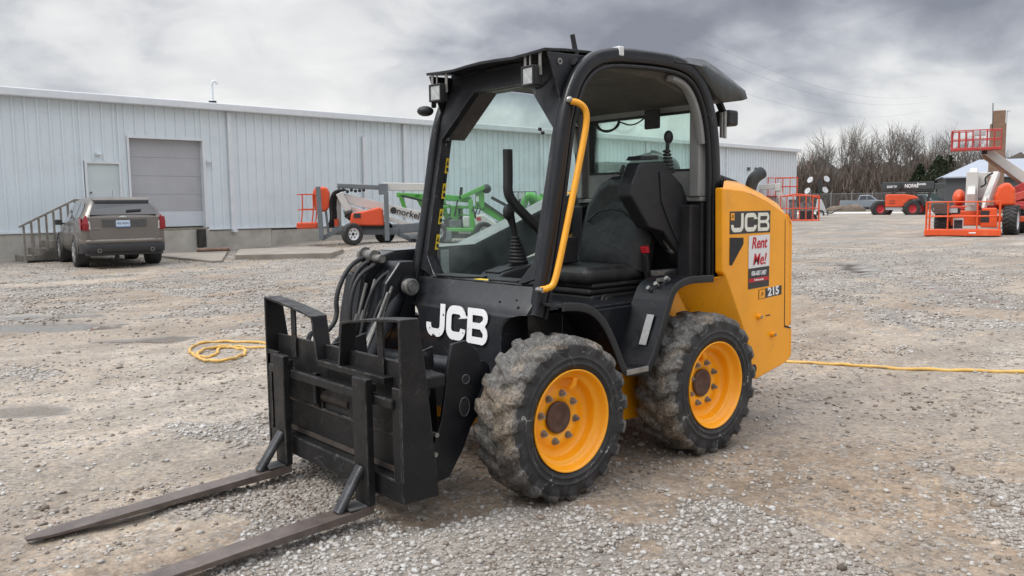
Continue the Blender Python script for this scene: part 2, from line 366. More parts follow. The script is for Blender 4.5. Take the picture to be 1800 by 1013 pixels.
def ground_mat():
    m = bpy.data.materials.new('gravel_mud'); m.use_nodes = True; t = m.node_tree; n = t.nodes; l = t.links; p = n['Principled BSDF']
    tcn = n.new('ShaderNodeTexCoord'); V = tcn.outputs['Object']
    def noise(s_, d=6, r=.6, v=None, dist=0):
        x = n.new('ShaderNodeTexNoise'); x.inputs['Scale'].default_value = s_; x.inputs['Detail'].default_value = d; x.inputs['Roughness'].default_value = r; x.inputs['Distortion'].default_value = dist
        l.new(v or V, x.inputs['Vector']); return x.outputs['Fac']
    def rmp(x, a, b_, c0=0., c1=1., sm=False):
        y = n.new('ShaderNodeMapRange'); l.new(x, y.inputs[0])
        for i, v in enumerate((a, b_, c0, c1)): y.inputs[i+1].default_value = v
        if sm: y.interpolation_type = 'SMOOTHSTEP'
        return y.outputs[0]
    def M(op, a, b_=None):
        y = n.new('ShaderNodeMath'); y.operation = op
        for i, x in enumerate((a, b_)):
            if x is None: continue
            if isinstance(x, (int, float)): y.inputs[i].default_value = x
            else: l.new(x, y.inputs[i])
        return y.outputs[0]
    def mixc(f, a, b_, bt='MIX'):
        y = n.new('ShaderNodeMix'); y.data_type = 'RGBA'; y.blend_type = bt
        if isinstance(f, float): y.inputs[0].default_value = f
        else: l.new(f, y.inputs[0])
        for i, v in ((6, a), (7, b_)):
            if isinstance(v, tuple): y.inputs[i].default_value = v[:3]+(1,)
            else: l.new(v, y.inputs[i])
        return y.outputs[2]
    ag = n.new('ShaderNodeAttribute'); ag.attribute_name = 'grav'; aw = n.new('ShaderNodeAttribute'); aw.attribute_name = 'wet'
    g, wt = ag.outputs['Fac'], aw.outputs['Fac']
    def vor(s_, out='Color'):
        x = n.new('ShaderNodeTexVoronoi'); x.inputs['Scale'].default_value = s_; l.new(V, x.inputs['Vector']); return x
    v1 = vor(48); v2 = vor(21); v3 = vor(9)
    def stonecol(v, lo, hi):
        sp_ = n.new('ShaderNodeSeparateColor'); l.new(v.outputs['Color'], sp_.inputs[0])
        return mixc(sp_.outputs[0], lo, hi), sp_.outputs[1]
    c1, k1 = stonecol(v1, (.16, .135, .11), (.50, .465, .42))
    c2, k2 = stonecol(v2, (.19, .165, .14), (.50, .47, .43))
    c3, k3 = stonecol(v3, (.27, .24, .205), (.47, .44, .40))
    cg = mixc(.42, c1, c2); cg = mixc(.25, cg, c3)
    mud = mixc(rmp(noise(1.3, 8, .6, dist=.5), .3, .7), (.30, .21, .135), (.43, .335, .24))
    mud = mixc(rmp(noise(14, 6), .42, .75), mud, (.21, .15, .10))
    # broad bands: pale dried crust, brown clay
    mud = mixc(rmp(noise(.22, 5), .4, .62), mud, (.50, .435, .355))
    # pebbles sitting in the mud
    pk = rmp(k1, .42, .46); f = M('MULTIPLY', pk, rmp(noise(6, 5), .42, .55)); mud2 = mixc(M('MULTIPLY', f, .85), mud, c1)
    # break the edge of the gravel with stone-size noise
    edge = M('ADD', g, M('MULTIPLY', M('SUBTRACT', noise(9, 8, .7), .5), 1.3))
    gm = rmp(edge, .38, .62)
    col = mixc(gm, mud2, cg)
    col = mixc(rmp(noise(.09, 4), .35, .68, 0, .35), col, (.49, .45, .40))
    sc_ = n.new('ShaderNodeMapping'); sc_.inputs['Rotation'].default_value = (0, 0, R(-33)); sc_.inputs['Scale'].default_value = (.35, 1.6, 1); l.new(V, sc_.inputs[0])
    st = rmp(noise(.9, 7, .65, sc_.outputs[0], .4), .38, .66, .74, 1.12)
    y = n.new('ShaderNodeVectorMath'); y.operation = 'SCALE'; l.new(col, y.inputs[0]); l.new(st, y.inputs['Scale']); col = y.outputs[0]
    st2 = rmp(noise(2.6, 6, .7), .35, .7, .85, 1.12)
    y = n.new('ShaderNodeVectorMath'); y.operation = 'SCALE'; l.new(col, y.inputs[0]); l.new(st2, y.inputs['Scale']); col = y.outputs[0]
    fine = rmp(noise(38, 3, .7), .32, .68, .68, 1.24); y = n.new('ShaderNodeVectorMath'); y.operation = 'SCALE'; l.new(col, y.inputs[0]); l.new(fine, y.inputs['Scale']); col = y.outputs[0]
    fine = rmp(noise(11, 3, .8), .32, .68, .80, 1.16); y = n.new('ShaderNodeVectorMath'); y.operation = 'SCALE'; l.new(col, y.inputs[0]); l.new(fine, y.inputs['Scale']); col = y.outputs[0]
    y = n.new('ShaderNodeVectorMath'); y.operation = 'MULTIPLY'; l.new(col, y.inputs[0]); y.inputs[1].default_value = (.84, .825, .80); col = y.outputs[0]
    # damp patches
    damp = rmp(noise(.5, 6, .6, dist=.6), .49, .64)
    col = mixc(M('MULTIPLY', damp, .35), col, (.13, .095, .066))
    col = mixc(M('MULTIPLY', wt, .7), col, (.15, .125, .10))
    l.new(col, p.inputs['Base Color'])
    ro = rmp(damp, 0, 1, .88, .6); rr_ = n.new('ShaderNodeMix'); rr_.data_type = 'FLOAT'; l.new(wt, rr_.inputs[0]); l.new(ro, rr_.inputs[2]); rr_.inputs[3].default_value = .06
    l.new(rr_.outputs[0], p.inputs['Roughness'])
    hh = M('ADD', M('MULTIPLY', M('SUBTRACT', 1.0, v1.outputs['Distance']), M('MULTIPLY', rmp(gm, 0, 1, .35, 1), .35)), M('MULTIPLY', M('SUBTRACT', 1.0, v2.outputs['Distance']), M('MULTIPLY', gm, .45)))
    hh = M('ADD', hh, M('MULTIPLY', noise(25, 6, .65), .7))
    bn = n.new('ShaderNodeBump'); bn.inputs['Distance'].default_value = .022
    l.new(M('MULTIPLY', M('SUBTRACT', 1.0, wt), .85), bn.inputs['Strength']); l.new(hh, bn.inputs['Height']); l.new(bn.outputs[0], p.inputs['Normal'])
    return m
me.materials.append(ground_mat())
# ---------------------------------------------------------------- loose stones
def stone_mat():
    m = bpy.data.materials.new('limestone_gravel'); m.use_nodes = True; t = m.node_tree; n = t.nodes; l = t.links; p = n['Principled BSDF']
    a = n.new('ShaderNodeAttribute'); a.attribute_name = 'tone'
    cr_ = n.new('ShaderNodeValToRGB'); l.new(a.outputs['Fac'], cr_.inputs[0]); e_ = cr_.color_ramp.elements
    e_[0].color = (.10, .075, .055, 1); e_[1].color = (.52, .51, .485, 1)
    for q, c in ((.3, (.22, .175, .135, 1)), (.55, (.34, .305, .265, 1)), (.8, (.45, .425, .39, 1))):
        x = e_.new(q); x.color = c
    tcn = n.new('ShaderNodeTexCoord'); ns = n.new('ShaderNodeTexNoise'); ns.inputs['Scale'].default_value = 90; l.new(tcn.outputs['Object'], ns.inputs[0])
    mr_ = n.new('ShaderNodeMapRange'); l.new(ns.outputs['Fac'], mr_.inputs[0]); mr_.inputs[3].default_value = .66; mr_.inputs[4].default_value = 1.08
    y = n.new('ShaderNodeVectorMath'); y.operation = 'SCALE'; l.new(cr_.outputs[0], y.inputs[0]); l.new(mr_.outputs[0], y.inputs['Scale']); l.new(y.outputs[0], p.inputs['Base Color'])
    p.inputs['Roughness'].default_value = .75
    return m
rng = np.random.default_rng(7)
PH = (1+5**.5)/2
ico = np.array([(-1,PH,0),(1,PH,0),(-1,-PH,0),(1,-PH,0),(0,-1,PH),(0,1,PH),(0,-1,-PH),(0,1,-PH),(PH,0,-1),(PH,0,1),(-PH,0,-1),(-PH,0,1)])/1.902
icf = np.array([(0,11,5),(0,5,1),(0,1,7),(0,7,10),(0,10,11),(1,5,9),(5,11,4),(11,10,2),(10,7,6),(7,1,8),(3,9,4),(3,4,2),(3,2,6),(3,6,8),(3,8,9),(4,9,5),(2,4,11),(6,2,10),(8,6,7),(9,8,1)])
def stones(N_, r0, r1, smin, smax, sparse=.03):
    r = np.sqrt(rng.uniform(r0*r0, r1*r1, N_)); a = R(-130.8)+rng.uniform(-R(46), R(46), N_)
    x = 3.358+r*np.cos(a); y = 3.609+r*np.sin(a)
    z_, g_, w_ = ground_fn(x, y)
    g2 = g_+(fbm(x*8, y*8, 91, 3)-.5)*1.9
    taper = rng.uniform(0, 1, N_) < np.clip((r1+3-r)/8, 0, 1) if r1 > 20 else np.ones(N_, bool)
    keep = taper & ((g2 > .5) | (rng.uniform(0, 1, N_) < sparse+.22*fbm(x*3, y*3, 13, 3)*(fbm(x*3, y*3, 13, 3) > .45)+.10*g_)) & (w_ < .3)
    x, y, z_, g_ = x[keep], y[keep], z_[keep], g_[keep]
    s_ = smin+(smax-smin)*rng.uniform(0, 1, len(x))**2.6
    return x, y, z_, s_
parts = [stones(46000, 1.6, 4.6, .0045, .0155), stones(50000, 4.4, 9, .007, .019), stones(42000, 8.5, 18, .011, .026), stones(26000, 17, 30, .012, .026), stones(500, 1.6, 8, .016, .026, .5)]
X, Y, Z, SS = [np.concatenate([q[i] for q in parts]) for i in range(4)]
n_ = len(X)
tmpl = np.stack([ico*(1+rng.uniform(-.28, .28, (12, 1))) for _ in range(24)])
base = tmpl[rng.integers(0, 24, n_)]
scl = np.stack([rng.uniform(.75, 1.35, n_), rng.uniform(.7, 1.1, n_), rng.uniform(.45, .8, n_)], -1)*SS[:, None]
base = base*scl[:, None, :]
an = rng.uniform(0, 2*np.pi, n_); tl = rng.uniform(-.5, .5, n_)
ca, sa, ct, st_ = np.cos(an)[:, None], np.sin(an)[:, None], np.cos(tl)[:, None], np.sin(tl)[:, None]
bx, by, bz = base[..., 0], base[..., 1]*ct-base[..., 2]*st_, base[..., 1]*st_+base[..., 2]*ct
co = np.stack([bx*ca-by*sa+X[:, None], bx*sa+by*ca+Y[:, None], bz+(Z+scl[:, 2]*.35)[:, None]], -1)
me = bpy.data.meshes.new('gravel'); me.vertices.add(n_*12); me.vertices.foreach_set('co', co.astype(np.float32).ravel())
fi = (icf[None]+(np.arange(n_)*12)[:, None, None]).reshape(-1)
me.loops.add(len(fi)); me.loops.foreach_set('vertex_index', fi.astype(np.int32))
me.polygons.add(len(fi)//3); me.polygons.foreach_set('loop_start', np.arange(0, len(fi), 3, dtype=np.int32)); me.update(calc_edges=True)
tone = np.clip(rng.normal(.60, .19, n_)+(fbm(X*1.5, Y*1.5, 66, 2)-.5)*.5, 0, 1)
at = me.attributes.new('tone', 'FLOAT', 'POINT'); at.data.foreach_set('value', np.repeat(tone, 12).astype(np.float32))
me.materials.append(stone_mat())
gv = bpy.data.objects.new('gravel', me); C.objects.link(gv); tag(gv, 'loose grey crushed stone scattered over the yard', 'gravel', kind='stuff')
# ================================================================ warehouse
WS = mat('pale_blue_white_siding', (.66, .725, .755), .45, var=.04, sc=1.2, dust=.12, dcol=(.42, .43, .42), dsc=1.0)
WTRIM = mat('white_trim', (.66, .69, .71), .4, var=.05, sc=3, dust=.2, dcol=(.4, .41, .4), dsc=5)
WROOF = mat('galvanised_roof', (.54, .545, .55), .75, metal=0, var=.06, sc=1)
CONC = mat('stained_concrete', (.42, .40, .355), .85, var=.15, sc=1.6, bump=.4, bsc=20, dust=.45, dcol=(.17, .15, .115), dsc=1.3)
DOORG = mat('grey_roller_door', (.40, .405, .42), .5, var=.05, sc=1.5, dust=.2, dcol=(.3, .3, .3), dsc=2)
DOORL = mat('pale_door_panel', (.56, .60, .64), .5, var=.03, sc=2)
MDOOR = mat('pale_green_white_door', (.54, .60, .60), .5, var=.04, sc=2)
DARKG = mat('dark_grey_metal', (.10, .10, .10), .5, var=.2, sc=8)
bld = empty('warehouse', (-1.231, -23.731, 0), math.atan2(-.064, -.998), label='long pale metal warehouse with roller door behind the yard', cat='warehouse')
# local frame: +x runs along the wall to image right, the yard side is local -y
HE, LB = 4.62, 46.75
def sz(s_): return .81-.0138*min(max(s_, 0), 12)      # bottom of the siding
def wall_panel(s0, s1, z0=None, z1=HE):
    m = MB(); pitch = .32; k = 0; xs = []
    s_ = s0
    prof = []
    while s_ < s1-1e-6:
        e_ = min(s_+pitch, s1); prof += [(s_, 0), (max(s_, e_-.085), 0)]
        if e_-s_ > .12: prof += [(e_-.068, -.05), (e_-.022, -.05)]
        s_ = e_
    prof.append((s1, 0)); vs = []; 
    for x, y in prof: vs.append((x, y, z0 if z0 is not None else sz(x))); vs.append((x, y, z1))
    m.add(vs, [(2*i, 2*i+2, 2*i+3, 2*i+1) for i in range(len(prof)-1)]); return m
wm = MB()
for args in ((-9.0, 2.36, None), (2.36, 3.46, 2.88), (3.46, 3.66, None), (3.66, 6.08, 3.68), (6.08, LB, None)):
    q = wall_panel(*args); wm.add(q.v, q.f)
wm.box(-9, LB, .05, .06, 3.8, HE); wm.add([(LB, 0, 0), (LB, 22, 0), (LB, 22, HE), (LB, 11, HE+1.4), (LB, 0, HE)], [(0, 1, 2, 3, 4)])
wm.box(-9, LB, 21.95, 22, 0, HE)
wm.build('wall', WS, bld)
for zz in (1.75, 3.0, 4.2):
    q = MB(); s_ = -8.84
    while s_ < 30:
        if not (2.3 < s_ < 6.15 and zz < 3.7): q.box(s_, s_+.022, -.008, .0, zz, zz+.022)
        s_ += .32
    q.build('screw_row', mat('screw_grey', (.50, .54, .56), .5) if 'screw_grey' not in MATS else MATS['screw_grey'], bld)['kind'] = 'stuff'
q = MB(); q.add([(-9.2, -.28, HE+.20), (LB+.2, -.28, HE+.20), (LB+.2, 11, HE+1.55), (-9.2, 11, HE+1.55), (-9.2, 22.2, HE+.20), (LB+.2, 22.2, HE+.20)], [(0, 1, 2, 3), (3, 2, 5, 4)])
for i in range(92):
    x = -9+i*.61
    if x < LB: q.beam((x, .0, HE+.238), (x, 11, HE+1.565), .05, .03)
q.build('roof', WROOF, bld)
q = MB(); q.box(-9.2, LB+.15, -.30, -.02, HE-.01, HE+.225); q.build('gutter', WTRIM, bld, bev=.03)
q = MB()
cp = [x for x in (-9, -5, -1.6, .9, 2.2, 3.55, 6.12, 8.4, 11.5, 16, 21, 27, 34, LB)]
for a_, b_ in zip(cp[:-1], cp[1:]): q.box(a_+.006, b_-.006, -.03 if not (3.5 < a_ < 6) else -.10, .25, -.3, min(sz(a_), sz(b_))-.012)
q.build('concrete_base', CONC, bld, bev=.01)
q = MB()
for x0, x1 in ((-9, 2.36), (6.08, LB)):
    q.beam((x0, -.035, sz(x0)), (x1, -.035, sz(x1)), .07, .04)
q.beam((3.46, -.035, sz(3.5)), (3.66, -.035, sz(3.6)), .07, .04)
q.build('base_trim', WTRIM, bld)
for s_ in (6.9, 14.2, 22.0, 30.1, 38.0):
    q = MB(); q.box(s_, s_+.13, -.13, -.036, .70, HE-.02); q.box(s_, s_+.13, -.26, -.036, .60, .70)
    q.build('downspout', WTRIM, bld, bev=.012)
q = MB(); q.box(LB-.05, LB+.03, -.05, .05, .3, HE-.02); q.build('corner_trim', WTRIM, bld)
q = MB(); q.box(12.28, 12.42, -.13, -.036, .8, 4.05); q.build('vent_pipe', WTRIM, bld)
q = MB(); q.tube(smooth_path([(6.95, 1.0, HE+.2), (6.95, 1.0, 5.45), (6.93, .95, 5.68), (7.02, .9, 5.74), (7.1, .9, 5.62)]), .045, 8); q.lathe([(.12, 0), (.05, .14)], 10, 'z', (6.95, 1.0, HE+.35)); q.build('roof_vent', WTRIM, bld)
q = MB(); q.cyl((6.95, 1.0, HE+.3), (6.95, 1.0, HE+.44), .13, 12); q.build('vent_boot', RUB, bld)
# roller door
dr = MB(); 
for i, (a_, b_) in enumerate(((.84, 1.34), (1.34, 1.88), (1.88, 2.46), (2.46, 3.04), (3.04, 3.61))):
    dr.mi = 1 if i == 0 else 0; dr.box(3.70, 6.03, .16, .20, a_+.004, b_-.004); dr.box(3.70, 6.03, .175, .20, b_-.004, b_+.004)
dob = dr.build('roller_door', [DOORG, DOORL], bld)
q = MB(); q.box(3.60, 3.70, -.05, .2, .80, 3.68); q.box(6.03, 6.13, -.05, .2, .80, 3.68); q.box(3.70, 6.03, -.05, .2, 3.61, 3.68); q.build('door_frame', WTRIM, dob)
q = MB(); q.box(3.6, 6.13, -.06, .2, .70, .80); q.build('door_sill', mat('worn_sill', (.24, .22, .17), .7, var=.3), dob)
q = MB(); q.box(6.12, 6.30, -.16, -.04, 2.93, 2.97); q.box(6.27, 6.30, -.16, -.13, 2.75, 2.97); q.build('door_bracket', WTRIM, dob)
q = MB(); q.box(5.66, 5.93, -.26, -.105, .16, .74); q.build('dock_bumper', mat('worn_dock_rubber', (.035, .032, .028), .9, var=.4, bump=.6, bsc=20), bld, bev=.02)
# entry door
q = MB(); q.box(2.45, 3.37, .02, .06, .82, 2.80); md_ = q.build('door', MDOOR, bld)
q = MB(); q.box(2.38, 2.45, -.04, .06, .8, 2.88); q.box(3.37, 3.44, -.04, .06, .8, 2.88); q.box(2.45, 3.37, -.04, .06, 2.80, 2.88); q.build('door_frame', WTRIM, md_)
q = MB(); q.cyl((2.53, -.05, 1.76), (2.53, .02, 1.76), .035, 10); q.cyl((2.53, -.03, 1.76), (2.68, -.03, 1.76), .012, 6); q.cyl((2.53, -.02, 1.93), (2.53, .02, 1.93), .028, 10); q.build('handle', DARKG, md_)
q = MB(); q.box(2.72, 2.82, -.10, 0, 3.04, 3.12); q.ball((2.80, -.12, 3.07), .05, 6); q.build('wall_lamp', WTRIM, bld)
for i, x in enumerate((40.5, 41.4)):
    q = MB(); q.box(x, x+.16, -.15, -.036, 3.3, 3.5); q.build('wall_lamp', DARKG, bld)
# steps and railing beside the entry door
stp = empty('entry_steps', (-2.05, -23.05, 0), math.atan2(-.064, -.998), label='weathered steps and railing behind the parked suv', cat='steps')
WOOD = mat('weathered_grey_timber', (.20, .18, .155), .85, var=.3, sc=6, bump=.5, bsc=30)
for i in range(4):
    q = MB(); q.box(-.45+i*.34, -.08+i*.34, -.6, .5, .18+i*.19-.05, .18+i*.19); q.box(-.45+i*.34, -.42+i*.34, -.6, .5, i*.19, .18+i*.19-.05); q.build('tread', WOOD, stp)
q = MB(); q.box(.9, 2.0, -.6, .5, .72, .78); q.box(.9, 1.0, -.6, -.5, 0, .72); q.box(1.9, 2.0, -.6, -.5, 0, .72); q.build('landing', WOOD, stp)
q = MB(); rz = lambda x: 1.0+.50*(x+.5)
for i in range(8):
    x = -.5+i*.19; q.box(x, x+.05, -.66, -.62, .1+.45*max(0, i-1)*.22, rz(x))
q.beam((-.58, -.64, rz(-.58)+.02), (.85, -.64, rz(.85)+.02), .09, .05); q.beam((.85, -.64, rz(.85)+.02), (1.6, -.64, rz(.85)+.02), .09, .05); q.box(1.5, 1.57, -.68, -.6, .72, rz(.85))
q.build('railing', WOOD, stp)
# concrete aprons in front of the dock
CONC2 = mat('dirty_apron_concrete', (.25, .225, .19), .9, var=.2, sc=1.5, bump=.4, bsc=20, dust=.5, dcol=(.22, .18, .13), dsc=1)
def slab(name, pts, z0, z1, label, m=CONC2):
    q = MB(); q.prism(pts, 'z', z0, z1); o = q.build(name, m, bev=.015); return tag(o, label, 'slab')
slab('concrete_kerb', [(-4.9,-22.6),(-5.0,-17.9),(-5.25,-17.9),(-7.4,-22.7),(-5.4,-22.9)], -.05, .07, 'low concrete dock apron in front of the roller door')
slab('concrete_pad', [(-7.3,-21.6),(-5.9,-18.6),(-8.1,-17.3),(-9.4,-18.9),(-9.7,-21.4)], -.1, .15, 'long raised concrete slab right of the roller door')
q = MB(); q.cyl((-6.1, -21.9, .16), (-7.0, -21.6, .16), .06, 10); tag(q.build('drain_pipe', mat('rusty_pipe', (.16, .10, .07), .8, var=.4)), 'rusty pipe lying between the two concrete slabs', 'pipe')
# ================================================================ trees
random.seed(11)
BARK = mat('bare_bark', (.13, .115, .10), .9, var=.3, sc=.6)
BARKD = mat('thicket_bark', (.105, .080, .064), .9, var=.35, sc=.4)
EVG = mat('cedar_foliage', (.065, .085, .05), .8, var=.45, sc=1.2)
def tree_mesh(seed, H, spread=1.0, lv=5, low=.25):
    rd = random.Random(seed); br = MB(); tk = MB()
    def seg(m, p, q_, r0, r1):
        d = (q_-p).normalized(); u = d.orthogonal().normalized(); v = d.cross(u); vs = []
        for c_, r_ in ((p, r0), (q_, r1)):
            for j in range(3):
                a = 2.094*j; vs.append(c_+(u*math.cos(a)+v*math.sin(a))*r_)
        m.add(vs, [(0, 1, 4, 3), (1, 2, 5, 4), (2, 0, 3, 5)])
    def grow(p, d, ln, r, lev, m):
        n_ = 3; 
        for i in range(n_):
            q_ = p+d*ln/n_; r1 = r*(.86 if lev else .9)
            seg(m, p, q_, r, r1); p = q_; r = r1
            d = (d+Vector((rd.gauss(0, .10), rd.gauss(0, .10), rd.gauss(.05, .06)))).normalized()
            if lev < lv and (lev > 0 or i >= 1):
                for _ in range(2 if lev < 3 else 2):
                    a = rd.uniform(0, 6.283); u = d.orthogonal().normalized(); v = d.cross(u); k = math.tan(R(rd.uniform(22, 48)))*spread
                    nd_ = (d+(u*math.cos(a)+v*math.sin(a))*k).normalized()
                    grow(p, nd_, ln*rd.uniform(.5, .72), r*.55, lev+1, br)
        if lev < lv: grow(p, d, ln*.7, r*.8, lev+1, br)
    p = Vector((0, 0, -.2)); d = Vector((rd.gauss(0, .03), rd.gauss(0, .03), 1)).normalized()
    q_ = p+d*H*low; seg(tk, p, q_, H*.017, H*.014)
    grow(q_, d, H*.30, H*.013, 1, tk)
    return tk, br
tvars = []
for sd_, sp_ in ((1, .9), (2, 1.1), (3, .8), (4, 1.0), (5, .95)):
    tk, br = tree_mesh(sd_, 12, sp_, 4 if True else 5)
    r_ = empty('bare_tree', (0, 0, 0)); tk.build('trunk', BARK, r_); br.build('crown', BARK, r_); tvars.append(r_)
def place_tree(i, x, y, h, rz, label, kids=True):
    s_ = tvars[i]
    if 'used' not in TU[i]: TU[i].add('used'); o = s_
    else: o = copy_tree(s_)
    o.location = (x, y, 0); o.rotation_euler = (0, 0, rz); k = h/12; o.scale = (k*1.05, k*1.05, k)
    tag(o, label, 'bare tree', 'bare winter trees beyond the yard fence'); return o
TU = [set() for _ in tvars]
def gp(px_, depth):     # point on the ground at a bearing (image fraction) and distance
    t_ = (px_-900)/1480.85; d = _f+_r*t_; d = Vector((d.x, d.y, 0)).normalized(); return 3.358+d.x*depth, 3.609+d.y*depth
TL = [(1325,150,11.5),(1345,170,13),(1372,165,12),(1398,150,11.5),(1418,140,13.5),(1436,150,15.5),(1455,138,16),(1472,150,17),(1490,140,15.5),(1506,152,16),(1523,142,14),(1540,150,15),(1556,140,16.5),(1572,148,17.5),(1588,140,17),(1604,150,15.5),(1620,142,14),(1636,146,14.5),(1652,150,15),(1668,152,14.5),(1685,160,15),(1706,160,15),(1728,165,14.5),(1765,170,12),(1785,170,11),(1446,175,18),(1482,178,19),(1515,175,17),(1560,178,20),(1596,176,19),(1632,180,18),(1672,182,17),(1425,172,15)]
ORD = ['first', 'second', 'third', 'fourth', 'fifth', 'sixth', 'seventh', 'eighth', 'ninth', 'tenth', 'eleventh', 'twelfth', 'thirteenth', 'fourteenth', 'fifteenth', 'sixteenth', 'seventeenth', 'eighteenth', 'nineteenth', 'twentieth', 'twenty-first', 'twenty-second', 'twenty-third', 'twenty-fourth', 'twenty-fifth']
for k, (px_, dp, h) in enumerate(TL):
    x, y = gp(px_, dp); place_tree(k % 5, x, y, h*random.uniform(.80, .91), random.uniform(0, 6.28), 'leafless grey-brown tree, %s from the left in the %s row beyond the fence' % (ORD[[t for t in (TL[:25] if k < 25 else TL[25:])].index((px_, dp, h)) if k < 25 else sorted(TL[25:]).index((px_, dp, h))], 'front' if k < 25 else 'back'))
# evergreens
def cedar(name, x, y, h, w_, label, n_=2600, seed=3):
    rd = random.Random(seed); r_ = empty(name, (x, y, 0), 0, None, label, 'evergreen'); q = MB()
    q.beam((0, 0, 0), (0, 0, h*.8), .3, .3, w2=.05, h2=.05); q.build('trunk', BARKD, r_)
    q = MB()
    for i in range(n_):
        t_ = rd.random()**.8; zc = h*(.08+.9*t_); rr_ = w_*(1-t_)**.7*(.55+.6*rd.random()); a = rd.uniform(0, 6.283)
        rr_ *= (.75+.35*math.sin(a*3+t_*9)); c_ = Vector((rr_*math.cos(a), rr_*math.sin(a), zc)); s_ = rd.uniform(.16, .42)
        u = Vector((rd.gauss(0, 1), rd.gauss(0, 1), rd.gauss(0, .5))).normalized(); v = u.orthogonal().normalized()
        q.add([c_+u*s_, c_+v*s_*.5, c_-u*s_*.6, c_-v*s_*.5], [(0, 1, 2, 3)])
    q.build('crown', EVG, r_); return r_
for k, (px_, dp, h, w_, lb) in enumerate(((1643,132,7.5,3.4,'broad dark evergreen beside the grey barn'),(1660,142,8.0,3.0,'dark evergreen just left of the grey barn roof'),(1610,134,6.5,2.4,'low dark evergreen behind the telehandler boom'))):
    x, y = gp(px_, dp); cedar('evergreen_tree', x, y, h, w_, lb, 1500, k)
# undergrowth: dense brush along the tree line
q = MB(); rd = random.Random(5)
for i in range(34000):
    px_ = rd.uniform(1290, 1830); dp = rd.uniform(134, 172); x, y = gp(px_, dp); h = rd.uniform(2.5, 12.5)*(.65+.35*math.sin(px_*.03)**2)
    b0 = Vector((x, y, rd.uniform(-.2, h*.6))); t_ = b0+Vector((rd.gauss(0, .7), rd.gauss(0, .7), rd.uniform(1.2, 3.2))); u = Vector((rd.gauss(0, 1), rd.gauss(0, 1), 0)).normalized()*rd.uniform(.04, .10)
    q.add([b0-u, b0+u, t_+u*.3, t_-u*.3], [(0, 1, 2, 3)])
tag(q.build('undergrowth', BARKD), 'dense bare brush under the tree line', 'brush', kind='stuff')
q = MB(); pts = []
for i in range(41):
    px_ = 1250+i*16; x, y = gp(px_, 186); pts.append((x, y))
vs = []; 
for i, (x, y) in enumerate(pts):
    hh_ = 8.5+1.2*math.sin(i*1.7)+.9*math.sin(i*.63)
    vs += [(x, y, -.5), (x-1.5, y-1.5, hh_), (x-16, y-12, hh_*.8), (x-18, y-14, -.5)]
q.add(vs, [(4*i+j, 4*i+4+j, 4*i+4+j+1, 4*i+j+1) for i in range(40) for j in range(3)], True)
tag(q.build('wooded_rise', mat('brown_wood_floor', (.060, .050, .042), .95, var=.4, sc=.3)), None, None, kind='structure')
# ================================================================ skid steer loader
SK = empty('skid_steer_loader', (0, 0, 0), label='black and yellow skid steer loader with pallet forks standing on the gravel', cat='skid steer')
def fx(z): return .545-.195*(z-.87)
# chassis and tub
q = MB(); q.box(-1.0, .52, -.46, .46, .18, .56); q.box(-1.5, -1.0, -.44, .44, .32, .60); q.build('chassis', YEL, SK, bev=.01)
q = MB(); q.box(-.88, .50, -.452, .452, .565, .86); q.box(-.30, .30, .452, .466, .60, .84); q.build('tub', BLACK, SK, bev=.008)
for s_ in (1, -1):
    q = MB()
    for x in (.575, -.575): q.cyl((x, s_*.40, .39), (x, s_*.66, .39), .13, 20)
    q.build('axle_housing', BLACK2, SK)
# front panel
q = MB(); rows = [(.525, 1.0, .545), (.54, .975, .545), (.562, .942, .545), (.590, .908, .545), (.606, .885, .543), (.614, .868, .535), (.622, .855, .47), (.627, .842, .425), (.632, .825, .398), (.637, .80, .382), (.641, .76, .374), (.648, .55, .372), (.656, .30, .372)]
vs = []
for x, z, hw in rows:
    bx_ = .47 if z > .86 else .22
    vs += [(bx_, -hw, z), (x-.03, -hw, z), (x-.008, -hw+.008, z), (x, -hw+.03, z), (x, hw-.03, z), (x-.008, hw-.008, z), (x-.03, hw, z), (bx_, hw, z)]
fs = [(8*i+j, 8*i+j+1, 8*i+8+j+1, 8*i+8+j) for i in range(len(rows)-1) for j in range(7)]+[tuple(range(8))[::-1], tuple(range(8*(len(rows)-1), 8*len(rows)))]
q.add(vs, fs, True); fp = q.build('front_panel', CABP, SK); md = fp.modifiers.new('es', 'EDGE_SPLIT'); md.split_angle = R(40)
q = MB()
for y, z in ((.30, .915), (.42, .93), (.46, .90), (-.30, .93)): q.cyl((.57, y, z), (.583-.9*(z-.92), y, z), .008, 8)
q.build('bolt', BLACK2, fp)
